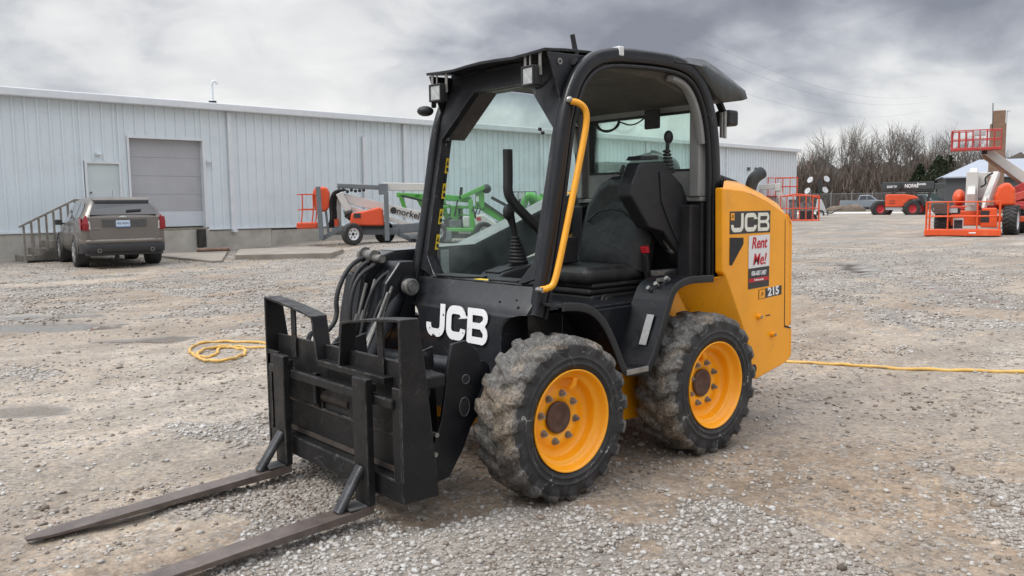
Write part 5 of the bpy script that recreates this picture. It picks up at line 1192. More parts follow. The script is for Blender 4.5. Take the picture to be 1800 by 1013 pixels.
q = MB(); B_(q, (600, 341), (616, 374), .22, -.05, .3); B_(q, (598, 344), (598, 400), .14, .3, .2); q.build('knuckle', OFFW, sn, bev=.02)
q = MB(); q.cyl((U(608, 0)[0], -.1, U(0, 378)[1]), (U(622, 0)[0], -.1, U(0, 374)[1]), .14, 12); q.cyl((U(612, 0)[0], -.1, U(0, 385)[1]), (U(618, 0)[0], -.1, U(0, 378)[1]), .12, 12); q.build('pulley', BLK, sn)
q = MB()
for dx, dy in ((0, .1), (3, .15), (6, .2), (-3, .0)): q.tube(smooth_path([(*[U(606+dx, 336)[0]], dy, U(0, 335)[1]), (U(592+dx, 0)[0], dy, U(0, 338)[1]), (U(586+dx, 0)[0], dy, U(0, 360)[1]), (U(588+dx, 0)[0], dy, U(0, 385)[1]), (U(582+dx, 0)[0], dy, U(0, 400)[1])]), .03, 6)
for i in range(7): q.ball((U(600+i*7, 0)[0], .1, U(0, 337+random.uniform(-2, 2))[1]), .06, 4)
q.build('cable_bundle', RUB, sn)
q = MB(); q.prism([U(557, 366), U(556, 338), U(560, 330), U(579, 330), U(584, 340), U(582, 366), U(576, 373), U(562, 372)], 'y', -.2, .35); q.build('drum_cover', ORG, sn, bev=.08, seg=3)
bk_ = empty('basket', (0, 0, 0), 0, sn)
q = MB()
for zz in (343, 369): B_(q, (529, zz), (566, zz), .035, -.2, .035); B_(q, (533, zz-1), (566, zz-1), .035, .5, .035)
for px_ in (538, 556, 562):
    q.tube(smooth_path([(U(px_, 0)[0], -.2, U(0, 343)[1]), (U(px_, 0)[0], -.2, U(0, 370)[1]), (U(px_-3, 0)[0], -.2, U(0, 391)[1])]), .022, 6)
q.build('guard_rail', ORG, bk_)
q = MB(); q.box(U(527, 0)[0], U(562, 0)[0], -.3, .55, U(0, 401)[1], U(0, 391)[1]); q.build('platform', ORG, bk_, bev=.03)
q = MB(); q.box(U(590, 0)[0], U(597, 0)[0], .0, .3, U(0, 398)[1], U(0, 386)[1]); q.build('control_box', ORG, sn)
# ---- green lifts seen through the cab
def green(name, loc, rz_, label, ox, oy, ppm, big):
    U2 = lambda a, b_: ((a-ox)/ppm, (oy-b_)/ppm)
    g = empty(name, loc, R(rz_), label=label, cat='boom lift', group='green boom lifts along the warehouse')
    def bb(q, a, b_, th, y, w_): bar(q, U2(*a), U2(*b_), th, y, w_)
    if big:
        q = MB(); bb(q, (752, 344), (830, 352), .20, .3, .2); bb(q, (690, 340), (760, 344), .16, 2.4, .2); bb(q, (812, 348), (853, 330), .14, .0, .16); bb(q, (760, 362), (850, 366), .10, .1, .12); q.build('boom', GRN, g, bev=.02)
        q = MB(); bb(q, (845, 332), (845, 366), .30, .2, .3); bb(q, (800, 365), (800, 412), .26, .2, .3); bb(q, (828, 352), (833, 414), .16, -.1, .2); bb(q, (740, 402), (835, 404), .12, -.3, .3); bb(q, (697, 340), (708, 378), .14, 2.4, .2); bb(q, (728, 340), (745, 372), .2, 2.4, .2); bb(q, (780, 352), (788, 404), .14, .8, .15); bb(q, (752, 372), (800, 380), .10, .6, .12); bb(q, (756, 404), (770, 372), .08, .4, .1); q.build('mast', GRN, g, bev=.02)
        q = MB(); bb(q, (846, 362), (900, 396), .26, .3, .3); q.build('lower_boom', GRN, g, bev=.02)
        for a in (((852, 357), (896, 388), .06, .1, .08), ((865, 348), (890, 362), .10, .1, .1), ((700, 342), (740, 352), .07, 2.2, .08), ((762, 350), (800, 366), .05, .2, .08), ((806, 352), (800, 380), .05, .0, .06)):
            q = MB(); bb(q, *a); q.build('cylinder', BLK, g)
        rd = random.Random(6)
        for i in range(9):
            q = MB(); x = 765+rd.random()*95; q.tube(smooth_path([(U2(x, 0)[0], -.15, U2(0, 350+rd.random()*12)[1]), (U2(x+rd.uniform(-8, 8), 0)[0], -.2, U2(0, 368)[1]), (U2(x+rd.uniform(-14, 14), 0)[0], -.15, U2(0, 385+rd.random()*12)[1])]), .018, 5); q.build('hose', RUB, g)
        q = MB(); q.box(U2(790, 0)[0], U2(812, 0)[0], -.25, .2, U2(0, 404)[1], U2(0, 386)[1]); q.build('engine', mat('mottled_engine', (.10, .10, .10), .6, var=.8, sc=12), g, bev=.03)
        q = MB(); bb(q, (756, 386), (800, 388), .05, .2, .1); bb(q, (812, 378), (836, 380), .05, .1, .08); bb(q, (770, 352), (790, 386), .06, .3, .08); bb(q, (815, 366), (800, 400), .05, .3, .06); q.build('link', GRN, g)
        q = MB(); q.ball((U2(857, 0)[0], .1, U2(0, 333)[1]), .16, 6); bb(q, (811, 350), (813, 330), .1, .1, .1); bb(q, (808, 366), (812, 404), .22, .5, .2); bb(q, (787, 384), (793, 402), .3, .1, .2); q.build('controls', BLK, g)
        q = MB(); q.prism([U2(836, 400), U2(838, 378), U2(852, 377), U2(872, 392), U2(880, 400)], 'y', -.3, .4); q.box(U2(814, 0)[0], U2(827, 0)[0], -.2, .3, U2(0, 400)[1], U2(0, 380)[1]); q.build('tank', OFFW, g, bev=.05)
        q = MB(); bb(q, (720, 415), (890, 415), .14, .2, .6); q.box(U2(770, 0)[0], U2(795, 0)[0], -.5, .3, .05, .4); q.build('chassis', GREYM, g, bev=.02)
        for px_ in (770, 850): bwheel(g, (U2(px_, 0)[0], -.5, .33), .33, .22, R(20), LGREY)
        q = MB(); q.box(U2(838, 0)[0], U2(846, 0)[0], -.312, -.305, U2(0, 388)[1], U2(0, 382)[1]); q.build('label', REDM, g)
        q = MB(); q.box(U2(838, 0)[0], U2(843, 0)[0], .02, .04, U2(0, 355)[1], U2(0, 346)[1]); q.build('notice', WHITE, g)
    else:
        q = MB(); q.tube(smooth_path([(U2(905+14, 0)[0], 0, U2(0, 368)[1]), (U2(925, 0)[0], 0, U2(0, 345)[1]), (U2(935, 0)[0], 0, U2(0, 344)[1]), (U2(958, 0)[0], 0, U2(0, 360)[1]), (U2(975, 0)[0], 0, U2(0, 372)[1])]), .14, 8); bb(q, (935, 350), (945, 400), .2, .3, .2); bb(q, (950, 345), (1000, 352), .16, .4, .2); q.build('boom', GRN, g)
        q = MB()
        for zz in (338, 362): bb(q, (903, zz), (943, zz), .03, -.4, .03); bb(q, (903, zz), (943, zz), .03, .3, .03)
        for px_ in (903, 912, 924, 943): bb(q, (px_, 338), (px_, 385), .03, -.4, .03); bb(q, (px_, 338), (px_, 385), .03, .3, .03)
        q.build('guard_rail', GREYM, g)
        q = MB(); bb(q, (903, 387), (943, 387), .1, -.05, .8); bb(q, (914, 340), (920, 365), .3, 0, .2); q.build('platform', LGREY, g)
        q = MB(); bb(q, (895, 410), (985, 410), .2, .2, .7); q.build('chassis', GRN, g, bev=.03)
        for px_ in (905, 975): bwheel(g, (U2(px_, 0)[0], -.4, .3), .3, .2, 0, LGREY)
        q = MB(); q.tube(smooth_path([(U2(915, 0)[0], -.1, U2(0, 350)[1]), (U2(910, 0)[0], -.1, U2(0, 372)[1]), (U2(930, 0)[0], -.1, U2(0, 385)[1]), (U2(955, 0)[0], -.1, U2(0, 370)[1])]), .03, 6); q.build('cable', RUB, g)
    return g
green('green_boom_lift', (-13.92, -18.69, .2), -217.8, 'lime green boom lift seen through the cab side window', 820, 425, 52.6, True)
green('green_boom_lift', (-15.99, -17.86, .2), -222.0, 'smaller green lift with grey guard rails, right of the other green lift', 930, 422, 51.3, False)
# ---- boom lift facing the yard with its basket down
bl = empty('boom_lift', (-31.87, -9.97, 0), R(-248.9), label='bright orange boom lift with lowered basket and white-rimmed wheels', cat='boom lift')
s0 = 1/44.5
U = lambda a, b_: ((a-1690)*s0, (413-b_)*s0)
for (px_, y, r, a) in ((1765, .0, .56, 8), (1784, 2.0, .52, 8), (1659, .5, .45, 8), (1672, 2.6, .45, 8)):
    bwheel(bl, (U(px_, 0)[0], y, r), r, .52, R(79) if px_ > 1700 else R(82), WRIM, rr=.62, hub=False, lugs=22)
bkt = empty('basket', (0, -2.0, 0), 0, bl)
x0, x1 = U(1633, 0)[0]*.945, U(1748, 0)[0]*.945; z0, z1 = .10, 1.30
q = MB()
for zz in (z1, z0+.66):
    q.tube(smooth_path([(x0, .85, zz), (x0, 0, zz), (x0+.10, -.02, zz+(.0)), (x1, 0, zz), (x1, .85, zz)], 1), .024, 7); q.tube([(x0, .85, zz), (x1, .85, zz)], .024, 6)
for t in (0, .045, .30, .70, 1.0): q.tube([(x0+(x1-x0)*t, 0, z0), (x0+(x1-x0)*t, 0, z1)], .024, 6); q.tube([(x0+(x1-x0)*t, .85, z0), (x0+(x1-x0)*t, .85, z1)], .024, 6)
q.tube([(x0+.72, .1, z1-.18), (x0+1.35, .1, z1-.18)], .025, 6); q.tube([(x0+.74, .1, z0), (x0+.74, .1, z1-.18)], .022, 6)
q.build('guard_rail', ORG2, bkt)
q = MB(); q.box(x0-.05, x1+.05, -.05, .9, z0-.06, z0+.17); q.box(x0+.62, x0+.72, .1, .3, z0-.15, z0); q.box(x0+1.35, x0+1.55, .1, .3, z0-.18, z0); pf = q.build('platform', ORG2, bkt, bev=.02)
q = MB(); q.box(x0+1.45, x0+1.68, -.058, -.051, z0+.03, z0+.075); q.build('label', WHITE, pf)
q = MB(); q.ring([(x0+.92, z0+.17), (x0+1.26, z0+.17), (x0+1.26, z0+.60), (x0+.92, z0+.60)], [(x0+.95, z0+.2), (x0+1.23, z0+.2), (x0+1.23, z0+.52), (x0+.95, z0+.52)], lambda p: (p[0], .30, p[1]), lambda p: (p[0], .36, p[1])); q.build('panel_frame', LGREY, bkt)
q = MB(); q.box(x0+.94, x0+1.24, .37, .42, z0+.17, z0+.55); q.box(x0+.85, x0+1.15, .2, .5, z1-.45, z1-.24); q.build('control_panel', BLK, bkt)
q = MB(); q.box(x0+.78, x0+1.05, .12, .2, z1-.40, z1-.22); q.build('control_cover', LGREY, bkt)
q = MB(); q.box(x0+.2, x0+.72, .9, 1.3, z0+.75, z1-.08); q.build('hydraulic_manifold', mat('dirty_valve_block', (.10, .07, .06), .6, metal=.3, var=.7, sc=30), bl, loc=(0, -1.2, 0))
q = MB(); q.box(U(1672, 0)[0], U(1740, 0)[0], .2, 3.0, .35, .95); q.prism([(U(1718, 0)[0], .3), (U(1744, 0)[0], .3), (U(1742, 0)[0], 1.05), (U(1720, 0)[0], 1.05)], 'y', -.5, .2); q.box(U(1660, 0)[0], U(1790, 0)[0], .3, .55, .5, .72); q.build('chassis', ORG2, bl, bev=.04)
q = MB(); q.box(U(1718, 0)[0], U(1731, 0)[0], -.51, -.50, .5, .95); q.build('vent', BLK, bl)
q = MB(); q.prism([(U(1740, 0)[0], 1.12), (U(1738, 0)[0], 1.5), (U(1744, 0)[0], 1.85), (U(1752, 0)[0], 2.02), (U(1761, 0)[0], 2.0), (U(1769, 0)[0], 1.75), (U(1771, 0)[0], 1.12)], 'y', .2, 2.6); q.build('engine_cover', ORG2, bl, bev=.10, seg=3)
q = MB(); q.ball((U(1684, 0)[0], 1.8, 1.45), .36, 8, (.7, 2, 1)); q.build('counterweight', ORG2, bl)
q = MB(); q.box(U(1672, 0)[0], U(1785, 0)[0], 1.0, 3.2, .98, 1.14); q.build('turntable', REDM, bl, bev=.02)
q = MB(); q.beam((U(1702, 0)[0], -.6, U(0, 352)[1]), (U(1706, 0)[0], 2.5, U(0, 304)[1]), .28, .5); q.box(U(1694, 0)[0], U(1713, 0)[0], .2, .5, U(0, 372)[1], U(0, 303)[1]); q.box(U(1713, 0)[0], U(1727, 0)[0], .6, 1.0, U(0, 350)[1], U(0, 304)[1]); q.build('main_boom', OFFW, bl, bev=.03)
q = MB(); q.beam((U(1724, 0)[0], .1, U(0, 360)[1]), (U(1741, 0)[0], .8, U(0, 305)[1]), .24, .2); q.beam((U(1722, 0)[0], -.2, U(0, 370)[1]), (U(1726, 0)[0], .1, U(0, 350)[1]), .12, .3); q.build('tower_boom', OFFW, bl, bev=.03)
q = MB(); q.box(U(1706, 0)[0], U(1740, 0)[0], .9, 1.3, U(0, 312)[1], U(0, 304)[1]); q.build('boom_head', OFFW, bl, bev=.02)
q = MB(); q.tube(smooth_path([(U(1734, 0)[0], .1, U(0, 306)[1]), (U(1722, 0)[0], 0, U(0, 314)[1]), (U(1725, 0)[0], 0, U(0, 326)[1]), (U(1716, 0)[0], 0, U(0, 330)[1])]), .04, 6); q.build('boom_hose', RUB, bl)
# ---- second lift with raised boom
b2 = empty('boom_lift', (-40.1, -11.13, 0), R(-251.3), label='dark red boom lift with its basket raised high on a white boom', cat='boom lift')
s1 = 1/37.5
U = lambda a, b_: ((a-1770)*s1, (402-b_)*s1)
q = MB(); q.prism([U(1752, 356), U(1756, 342), U(1790, 322), U(1850, 318), U(1850, 358)], 'y', .0, 2.0); q.box(U(1758, 0)[0], U(1850, 0)[0], -.4, 2.2, U(0, 366)[1], U(0, 354)[1]); q.build('superstructure', REDM, b2, bev=.05)
q = MB(); q.beam((*[U(1772, 0)[0]], -.3, U(0, 350)[1]), (U(1850, 0)[0], -.3, U(0, 325)[1]), .3, .35); q.build('lift_cylinder', mat('faded_red_boom', (.50, .07, .05), .5, var=.1), b2, bev=.03)
q = MB(); q.box(U(1762, 0)[0], U(1768, 0)[0], -.41, -.401, U(0, 356)[1], U(0, 352)[1]); q.build('label', YEL, b2)
for px_, y in ((1797, -.2), (1850, -.2), (1800, 2.2)): bwheel(b2, (U(px_, 0)[0], y, .62), .62, .45, R(-20), LGREY, hub=False, lugs=20)
q = MB(); q.beam((U(1815, 0)[0], .5, U(0, 334)[1]), (U(1732, 0)[0], -.5, U(0, 266)[1]), .34, .52, w2=.26, h2=.36); q.build('boom', OFFW, b2, bev=.03)
q = MB(); q.beam((U(1815, 0)[0], .5, U(0, 343)[1]), (U(1728, 0)[0], -.5, U(0, 275)[1]), .20, .12); q.build('boom_underside', mat('rust_brown_boom', (.28, .15, .10), .6, var=.2), b2)
q = MB(); q.box(U(1727, 0)[0], U(1735, 0)[0], -.8, -.3, U(0, 272)[1], U(0, 260)[1]); q.build('boom_head', BLK, b2)
bs = empty('basket', (0, -1.0, 0), 0, b2)
basket(bs, U(1681, 0)[0], U(1756, 0)[0], -.5, .45, U(0, 265)[1], U(0, 232)[1], REDM, 7, .10, .024)
q = MB(); q.box(U(1714, 0)[0], U(1732, 0)[0], -.3, 0, U(0, 241)[1], U(0, 233)[1]); q.box(U(1716, 0)[0], U(1728, 0)[0], -.2, 0, U(0, 255)[1], U(0, 246)[1]); q.build('control_box', LGREY, bs)
q = MB(); q.tube([(U(1742, 0)[0], .1, U(0, 232)[1]), (U(1741, 0)[0], .1, U(0, 186)[1])], .02, 5); q.build('whip_aerial', BLK, bs)
# ---- telehandler
th = empty('telehandler', (-67.32, -28.88, 0), R(-245.3), label='orange telehandler with black boom lettered in white', cat='telehandler')
s2 = 1/21.0
U = lambda a, b_: ((a-1575)*s2, (381-b_)*s2)
for px_, y in ((1548, -.9), (1599, -1.0), (1556, 1.1), (1612, 1.1)): bwheel(th, (U(px_, 0)[0], y, .66), .66, .42, R(28), mat('red_wheel_rim', (.42, .02, .03), .5) if 'red_wheel_rim' not in MATS else MATS['red_wheel_rim'], rr=.52, hub=False, lugs=20)
q = MB(); q.prism([U(1557, 364), U(1557, 344), U(1560, 342), U(1587, 342), U(1605, 345), U(1610, 350), U(1595, 352), U(1588, 364)], 'y', -1.0, .9); q.build('body', ORG, th, bev=.08, seg=3)
q = MB(); q.box(U(1558, 0)[0], U(1586, 0)[0], -.9, .8, U(0, 369)[1], U(0, 364)[1]); q.build('chassis', LGREY, th)
q = MB(); 
for zz in (353, 357): q.box(U(1563, 0)[0], U(1573, 0)[0], -1.012, -1.004, U(0, zz+1)[1], U(0, zz)[1])
q.build('vent', BLK, th)
q = MB(); q.box(U(1551, 0)[0], U(1633, 0)[0], -.35, .15, U(0, 334)[1], U(0, 321)[1]); q.box(U(1633, 0)[0], U(1650, 0)[0], -.25, .05, U(0, 333)[1], U(0, 324)[1]); q.box(U(1553, 0)[0], U(1634, 0)[0], -.3, .1, U(0, 337)[1], U(0, 334.2)[1]); bm_ = q.build('boom', mat('dark_slate_boom', (.045, .05, .052), .5, var=.1), th, bev=.03)
q = MB(); q.beam((U(1568, 0)[0], -.55, U(0, 341)[1]), (U(1583, 0)[0], -.55, U(0, 325)[1]), .2, .26); q.build('lift_cylinder', BLK, th)
text('boom_lettering', 'NOFAS', .40, WHITE, bm_, frame_m((U(1598, 0)[0], -.352, U(0, 328)[1]), (1, 0, 0), (0, 0, 1)), off=.01, sx=.8, ext=.004)
text('boom_lettering', 'Rentals', .28, WHITE, bm_, frame_m((U(1613.5, 0)[0], -.352, U(0, 325)[1]), (1, 0, 0), (0, 0, 1)), off=.005, sx=.8, ext=.004)
text('boom_lettering', 'SAVE TH', .26, WHITE, bm_, frame_m((U(1567, 0)[0], -.352, U(0, 329)[1]), (1, 0, 0), (0, 0, 1)), off=.006, sx=.75, ext=.004)
q = MB(); q.beam((U(1612, 0)[0], -.1, U(0, 345)[1]), (U(1620, 0)[0], -.1, U(0, 362)[1]), .5, .3); q.beam((U(1628, 0)[0], -.1, U(0, 336)[1]), (U(1622, 0)[0], -.1, U(0, 366)[1]), .3, .2); q.build('fork_head', BLK, th)
q = MB(); q.box(U(1590, 0)[0], U(1608, 0)[0], .25, .9, U(0, 346)[1], U(0, 336.5)[1]); q.build('cab', glass('dim_glass', (.35, .4, .4), haze=.2), th)
# ---- scissor / boom lifts by the far corner of the warehouse
ol = empty('boom_lift', (-43.79, -24.56, 0), R(-239.1), label='faded red lift with railed baskets by the far corner of the warehouse', cat='boom lift')
s3 = 1/28.5
U = lambda a, b_: ((a-1390)*s3, (394-b_)*s3)
b3 = empty('basket', (0, 0, 0), 0, ol)
basket(b3, U(1372, 0)[0], U(1436, 0)[0], -.6, .6, U(0, 390)[1], U(0, 345)[1], ORG, 6, .14, .03)
b4 = empty('basket', (0, 0, 0), 0, ol)
basket(b4, U(1325, 0)[0], U(1400, 0)[0], 1.2, 2.4, U(0, 345)[1], U(0, 312)[1], ORG, 6, .05, .028)
q = MB(); q.box(U(1386, 0)[0], U(1400, 0)[0], -.2, .3, .15, 1.5); q.box(U(1403, 0)[0], U(1428, 0)[0], -.2, .3, .3, 1.35); q.build('control_cabinet', mat('mottled_grey_machinery', (.15, .15, .155), .6, var=.8, sc=8), ol)
q = MB(); q.box(U(1405, 0)[0], U(1413, 0)[0], -.22, -.205, .25, .8); q.box(U(1416, 0)[0], U(1424, 0)[0], -.22, -.205, .25, .8); q.build('vent', BLK, ol)
q = MB(); q.tube(smooth_path([(U(1376, 0)[0], -.4, U(0, 346)[1]), (U(1392, 0)[0], -.4, U(0, 342)[1]), (U(1412, 0)[0], -.4, U(0, 343)[1]), (U(1436, 0)[0], -.4, U(0, 349)[1])]), .05, 6); q.box(U(1360, 0)[0], U(1436, 0)[0], -.6, 1.4, .02, .2); q.build('chassis', ORG, ol, bev=.03)
q = MB(); q.beam((U(1325, 0)[0], .4, U(0, 330)[1]), (U(1364, 0)[0], .4, U(0, 327)[1]), .3, .35); q.beam((U(1366, 0)[0], .3, U(0, 323)[1]), (U(1377, 0)[0], .3, U(0, 365)[1]), .3, .35); q.box(U(1362, 0)[0], U(1372, 0)[0], .1, .5, U(0, 336)[1], U(0, 323)[1]); q.build('boom', OFFW, ol, bev=.04)
for px_ in (1375, 1425): bwheel(ol, (U(px_, 0)[0], 1.0, .32), .32, .25, R(10), LGREY, hub=False)
# ---- light tower trailer
lt = empty('light_tower', (-61.87, -32.5, 0), R(-241.0), label='trailer light tower with four white floodlights beside the red lift', cat='light tower')
s4 = 1/21.2
U = lambda a, b_: ((a-1445)*s4, (383-b_)*s4)
q = MB(); q.prism([U(1433, 374), U(1436, 351), U(1440, 350), U(1444, 352), U(1450, 366), U(1451, 374)], 'y', -.6, .6); q.build('engine_box', LGREY, lt, bev=.05)
q = MB(); q.box(U(1439, 0)[0], U(1441, 0)[0], -.1, .1, U(0, 352)[1], U(0, 318)[1]); q.box(U(1437, 0)[0], U(1443, 0)[0], -.15, .1, U(0, 341)[1], U(0, 314)[1]); q.build('mast', BLK, lt)
for px_, py, sx_ in ((1427, 319, -1), (1448, 318, 1), (1423, 338, -1), (1446, 337, 1)):
    q = MB(); c_ = (U(px_, 0)[0], -.35, U(0, py)[1]); q.lathe([(.07, .0), (.17, .12), (.28, .26), (.26, .265), (.0, .18)], 20, 'y', (0, 0, 0)); f_ = q.build('floodlight', LGREY, lt, loc=c_, rot=(R(25), 0, R(40*sx_)+math.pi))
    q = MB(); q.beam((0, 0, 0), (-sx_*.4, .2, 0), .05, .05); q.build('lamp_arm', BLK, f_)
bwheel(lt, (U(1442, 0)[0], -.7, .33), .33, .22, 0, LGREY, hub=False)
q = MB(); q.tube(smooth_path([(U(1450, 0)[0], 0, .42), (U(1462, 0)[0], 0, .36), (U(1467, 0)[0], 0, .6), (U(1476, 0)[0], 0, .7)]), .05, 6); q.box(U(1453, 0)[0], U(1455, 0)[0], -.05, .05, 0, .6); q.build('tow_bar', BLK, lt)
# ---- pickups
def pickup(loc, rz_, sc_, col, label):
    r_ = empty('pickup_truck', loc, rz_, label=label, cat='pickup'); r_.scale = (sc_,)*3; L_, Wd = 5.6, 1.95
    q = MB(); prof = [(-2.8, .55), (-2.8, 1.22), (-.75, 1.24), (-.75, 1.24), (1.2, 1.26), (2.5, 1.15), (2.75, .95), (2.8, .5), (2.35, .42), (-2.4, .42)]
    q.prism(prof, 'x', 0, 1); q.v = [(p[1], p[0]*Wd-Wd/2, p[2]) for p in q.v]; q.build('body', col, r_, bev=.07, seg=3)
    q = MB(); vs = []
    for x, w_, z_ in ((-.80, .90, 1.24), (-.55, .76, 1.86), (.55, .76, 1.88), (1.35, .90, 1.25)): vs += [(x, -w_, z_), (x, w_, z_)]
    q.add(vs, [(0, 1, 3, 2), (2, 3, 5, 4), (4, 5, 7, 6), (0, 2, 4, 6), (1, 7, 5, 3), (0, 6, 7, 1)]); cb = q.build('cab', col, r_, bev=.05, seg=2)
    q = MB()
    for s_ in (-1, 1):
        f = lambda x, z_: (x, s_*(.905-(z_-1.24)*.226), z_)
        q.add([f(-.62, 1.30), f(.22, 1.30), f(.22, 1.78), f(-.47, 1.78)], [(0, 1, 2, 3)]); q.add([f(.28, 1.30), f(1.18, 1.30), f(.60, 1.78), f(.28, 1.78)], [(0, 1, 2, 3)])
    q.add([(-.80, -.76, 1.30), (-.80, .76, 1.30), (-.60, .68, 1.78), (-.60, -.68, 1.78)], [(0, 1, 2, 3)]); q.build('window', MATS.get('car_glass') or mat('car_glass', (.03, .035, .04), .1, coat=1), cb)
    for x in (-1.75, 1.75):
        for s_ in (-1, 1): bwheel(r_, (x, s_*.88, .40), .40, .26, 0, LGREY)
    q = MB(); q.box(-2.9, -2.78, -.85, .85, .48, .62); q.build('bumper', WRIM, r_, bev=.02)
    for s_ in (-1, 1):
        q = MB(); q.box(-2.83, -2.79, s_*.80, s_*.96, .8, 1.15); q.build('tail_light', REDB, r_)
    return r_
SILV = mat('blue_grey_car_paint', (.22, .25, .28), .35, metal=.3, var=.05, coat=.5); DGRN = mat('dark_green_car_paint', (.06, .09, .085), .35, metal=.2, coat=.4)
pickup((-108.0, -51.8, 0), R(-243.5-6), 1.12, SILV, 'blue-grey crew cab pickup parked by the chain-link fence')
pickup((-91.5, -36.8, 0), R(-247-35), 1.05, DGRN, 'dark green pickup half hidden behind the telehandler')
# ---- estate car / suv by the dock
CARP = mat('taupe_metallic_paint', (.165, .146, .128), .36, metal=.45, var=.05, sc=2, dust=.15, dcol=(.2, .18, .16), coat=.35)
CGL = mat('dark_car_glass', (.020, .021, .022), .08, coat=1.0, var=.1)
REDL = mat('tail_lamp_red', (.24, .004, .008), .25, coat=.3)
BPL = mat('black_bumper_plastic', (.03, .031, .034), .5)
fw = math.atan2(-.995, -.10)
car = empty('suv', (-3.12, -19.35, 0), fw, label='taupe suv parked with its rear to the yard beside the roller door', cat='suv')
# local: +x forward, rear axle at x=.0+0.35
sec = [ # x, half width at sill, beltline, roof, z sill, belt, roof
 (-1.12,.78,.80,.66,.62,1.12,1.16),(-1.10,.87,.88,.66,.52,1.16,1.24),(-1.02,.93,.925,.66,.42,1.20,1.40),(-.90,.955,.95,.70,.36,1.21,1.60),(-.74,.96,.955,.68,.34,1.21,1.69),(-.3,.965,.96,.68,.32,1.18,1.725),
 (.6,.965,.96,.69,.30,1.12,1.74),(1.3,.965,.955,.68,.30,1.09,1.71),(1.9,.965,.95,.63,.30,1.04,1.55),(2.5,.96,.94,.76,.30,1.02,1.16),(2.75,.955,.92,.78,.30,1.0,1.10),(3.4,.93,.86,.74,.32,.92,1.0),(3.62,.86,.78,.66,.38,.80,.86),(3.70,.78,.70,.6,.45,.66,.70)]
vs = []
for x, ws, wb, wr, zs, zb, zr in sec:
    vs += [(x, -ws*.9, zs), (x, -ws, zs+.08), (x, -ws-.005, (zs+zb)/2), (x, -wb, zb-.04), (x, -wb+.02, zb), (x, -wr-.05, zr-.06), (x, -wr+.05, zr-.008), (x, -wr*.4, zr+.01), (x, wr*.4, zr+.01), (x, wr-.05, zr-.008), (x, wr+.05, zr-.06), (x, wb-.02, zb), (x, wb, zb-.04), (x, ws+.005, (zs+zb)/2), (x, ws, zs+.08), (x, ws*.9, zs)]
n_ = 16; k = len(sec); fs = [(i*n_+j, i*n_+(j+1) % n_, (i+1)*n_+(j+1) % n_, (i+1)*n_+j) for i in range(k-1) for j in range(n_)]+[tuple(range(n_))[::-1], tuple(range((k-1)*n_, k*n_))]
q = MB(); q.add(vs, fs, True); body = q.build('body', CARP, car, sub=1)
def sidew(pts, s_):
    def f(x, t): # t 0 belt 1 roof
        for a, b_ in zip(sec[:-1], sec[1:]):
            if a[0] <= x <= b_[0]:
                k_ = (x-a[0])/(b_[0]-a[0]); wb = a[2]+(b_[2]-a[2])*k_; wr = a[3]+(b_[3]-a[3])*k_; zb = a[5]+(b_[5]-a[5])*k_; zr = a[6]+(b_[6]-a[6])*k_; break
        y = (wb-.02)+(wr+.05-wb+.02)*t; return (x, s_*(y+.006), zb+(zr-.06-zb)*t)
    return [f(*p) for p in pts]
for s_ in (-1, 1):
    for pts in ([(-.72, .12), (-.02, .05), (-.02, .90), (-.50, .86), (-.66, .6)], [(.04, .05), (.86, .05), (.86, .92), (.04, .92)], [(.94, .05), (1.86, .06), (1.86, .14), (1.32, .92), (.94, .93)]):
        q = MB(); v_ = sidew(pts, s_); q.add(v_, [tuple(range(len(v_)))]); q.build('side_window', CGL, body)
for x, s_ in ((0.02, 1), (0.02, -1), (2.72, 1), (2.72, -1)):
    q = MB(); q.cyl((x, s_*.70, .40), (x, s_*.970, .40), .425, 30); q.build('wheel_arch', BPL, body)
    q = MB(); q.lathe([(.40, .969), (.40, .980), (.43, .980), (.44, .967)], 32, 'y', (0, 0, 0)); q.v = [(x+a, s_*b_, .40+c_) for a, b_, c_ in q.v]; q.v = [(a, b_, max(.33, c_)) for a, b_, c_ in q.v]; q.build('arch_trim', CARP, body)
    bw = empty('wheel', (x, s_*.885, .375), 0 if s_ == -1 else math.pi, car); q = MB()
    q.lathe([(.25, -.10), (.30, -.125), (.355, -.12), (.375, -.09), (.375, .09), (.355, .12), (.25, .12)], 40); q.build('tyre', TYRE2, bw)
    q = MB(); q.lathe([(.255, -.10), (.25, -.118), (.24, -.112), (.235, -.09), (.235, .1)], 40)
    for i in range(5):
        for d in (-.13, .13):
            a = R(72*i+18); q.beam((.05*math.cos(a), -.105, .05*math.sin(a)), (.24*math.cos(a+d), -.112, .24*math.sin(a+d)), .04, .02, up=(0, 1, 0))
    q.cyl((0, -.11, 0), (0, -.09, 0), .06, 14); q.build('rim', CHROME if False else mat('alloy_rim', (.55, .55, .55), .3, metal=.8) if 'alloy_rim' not in MATS else MATS['alloy_rim'], bw)
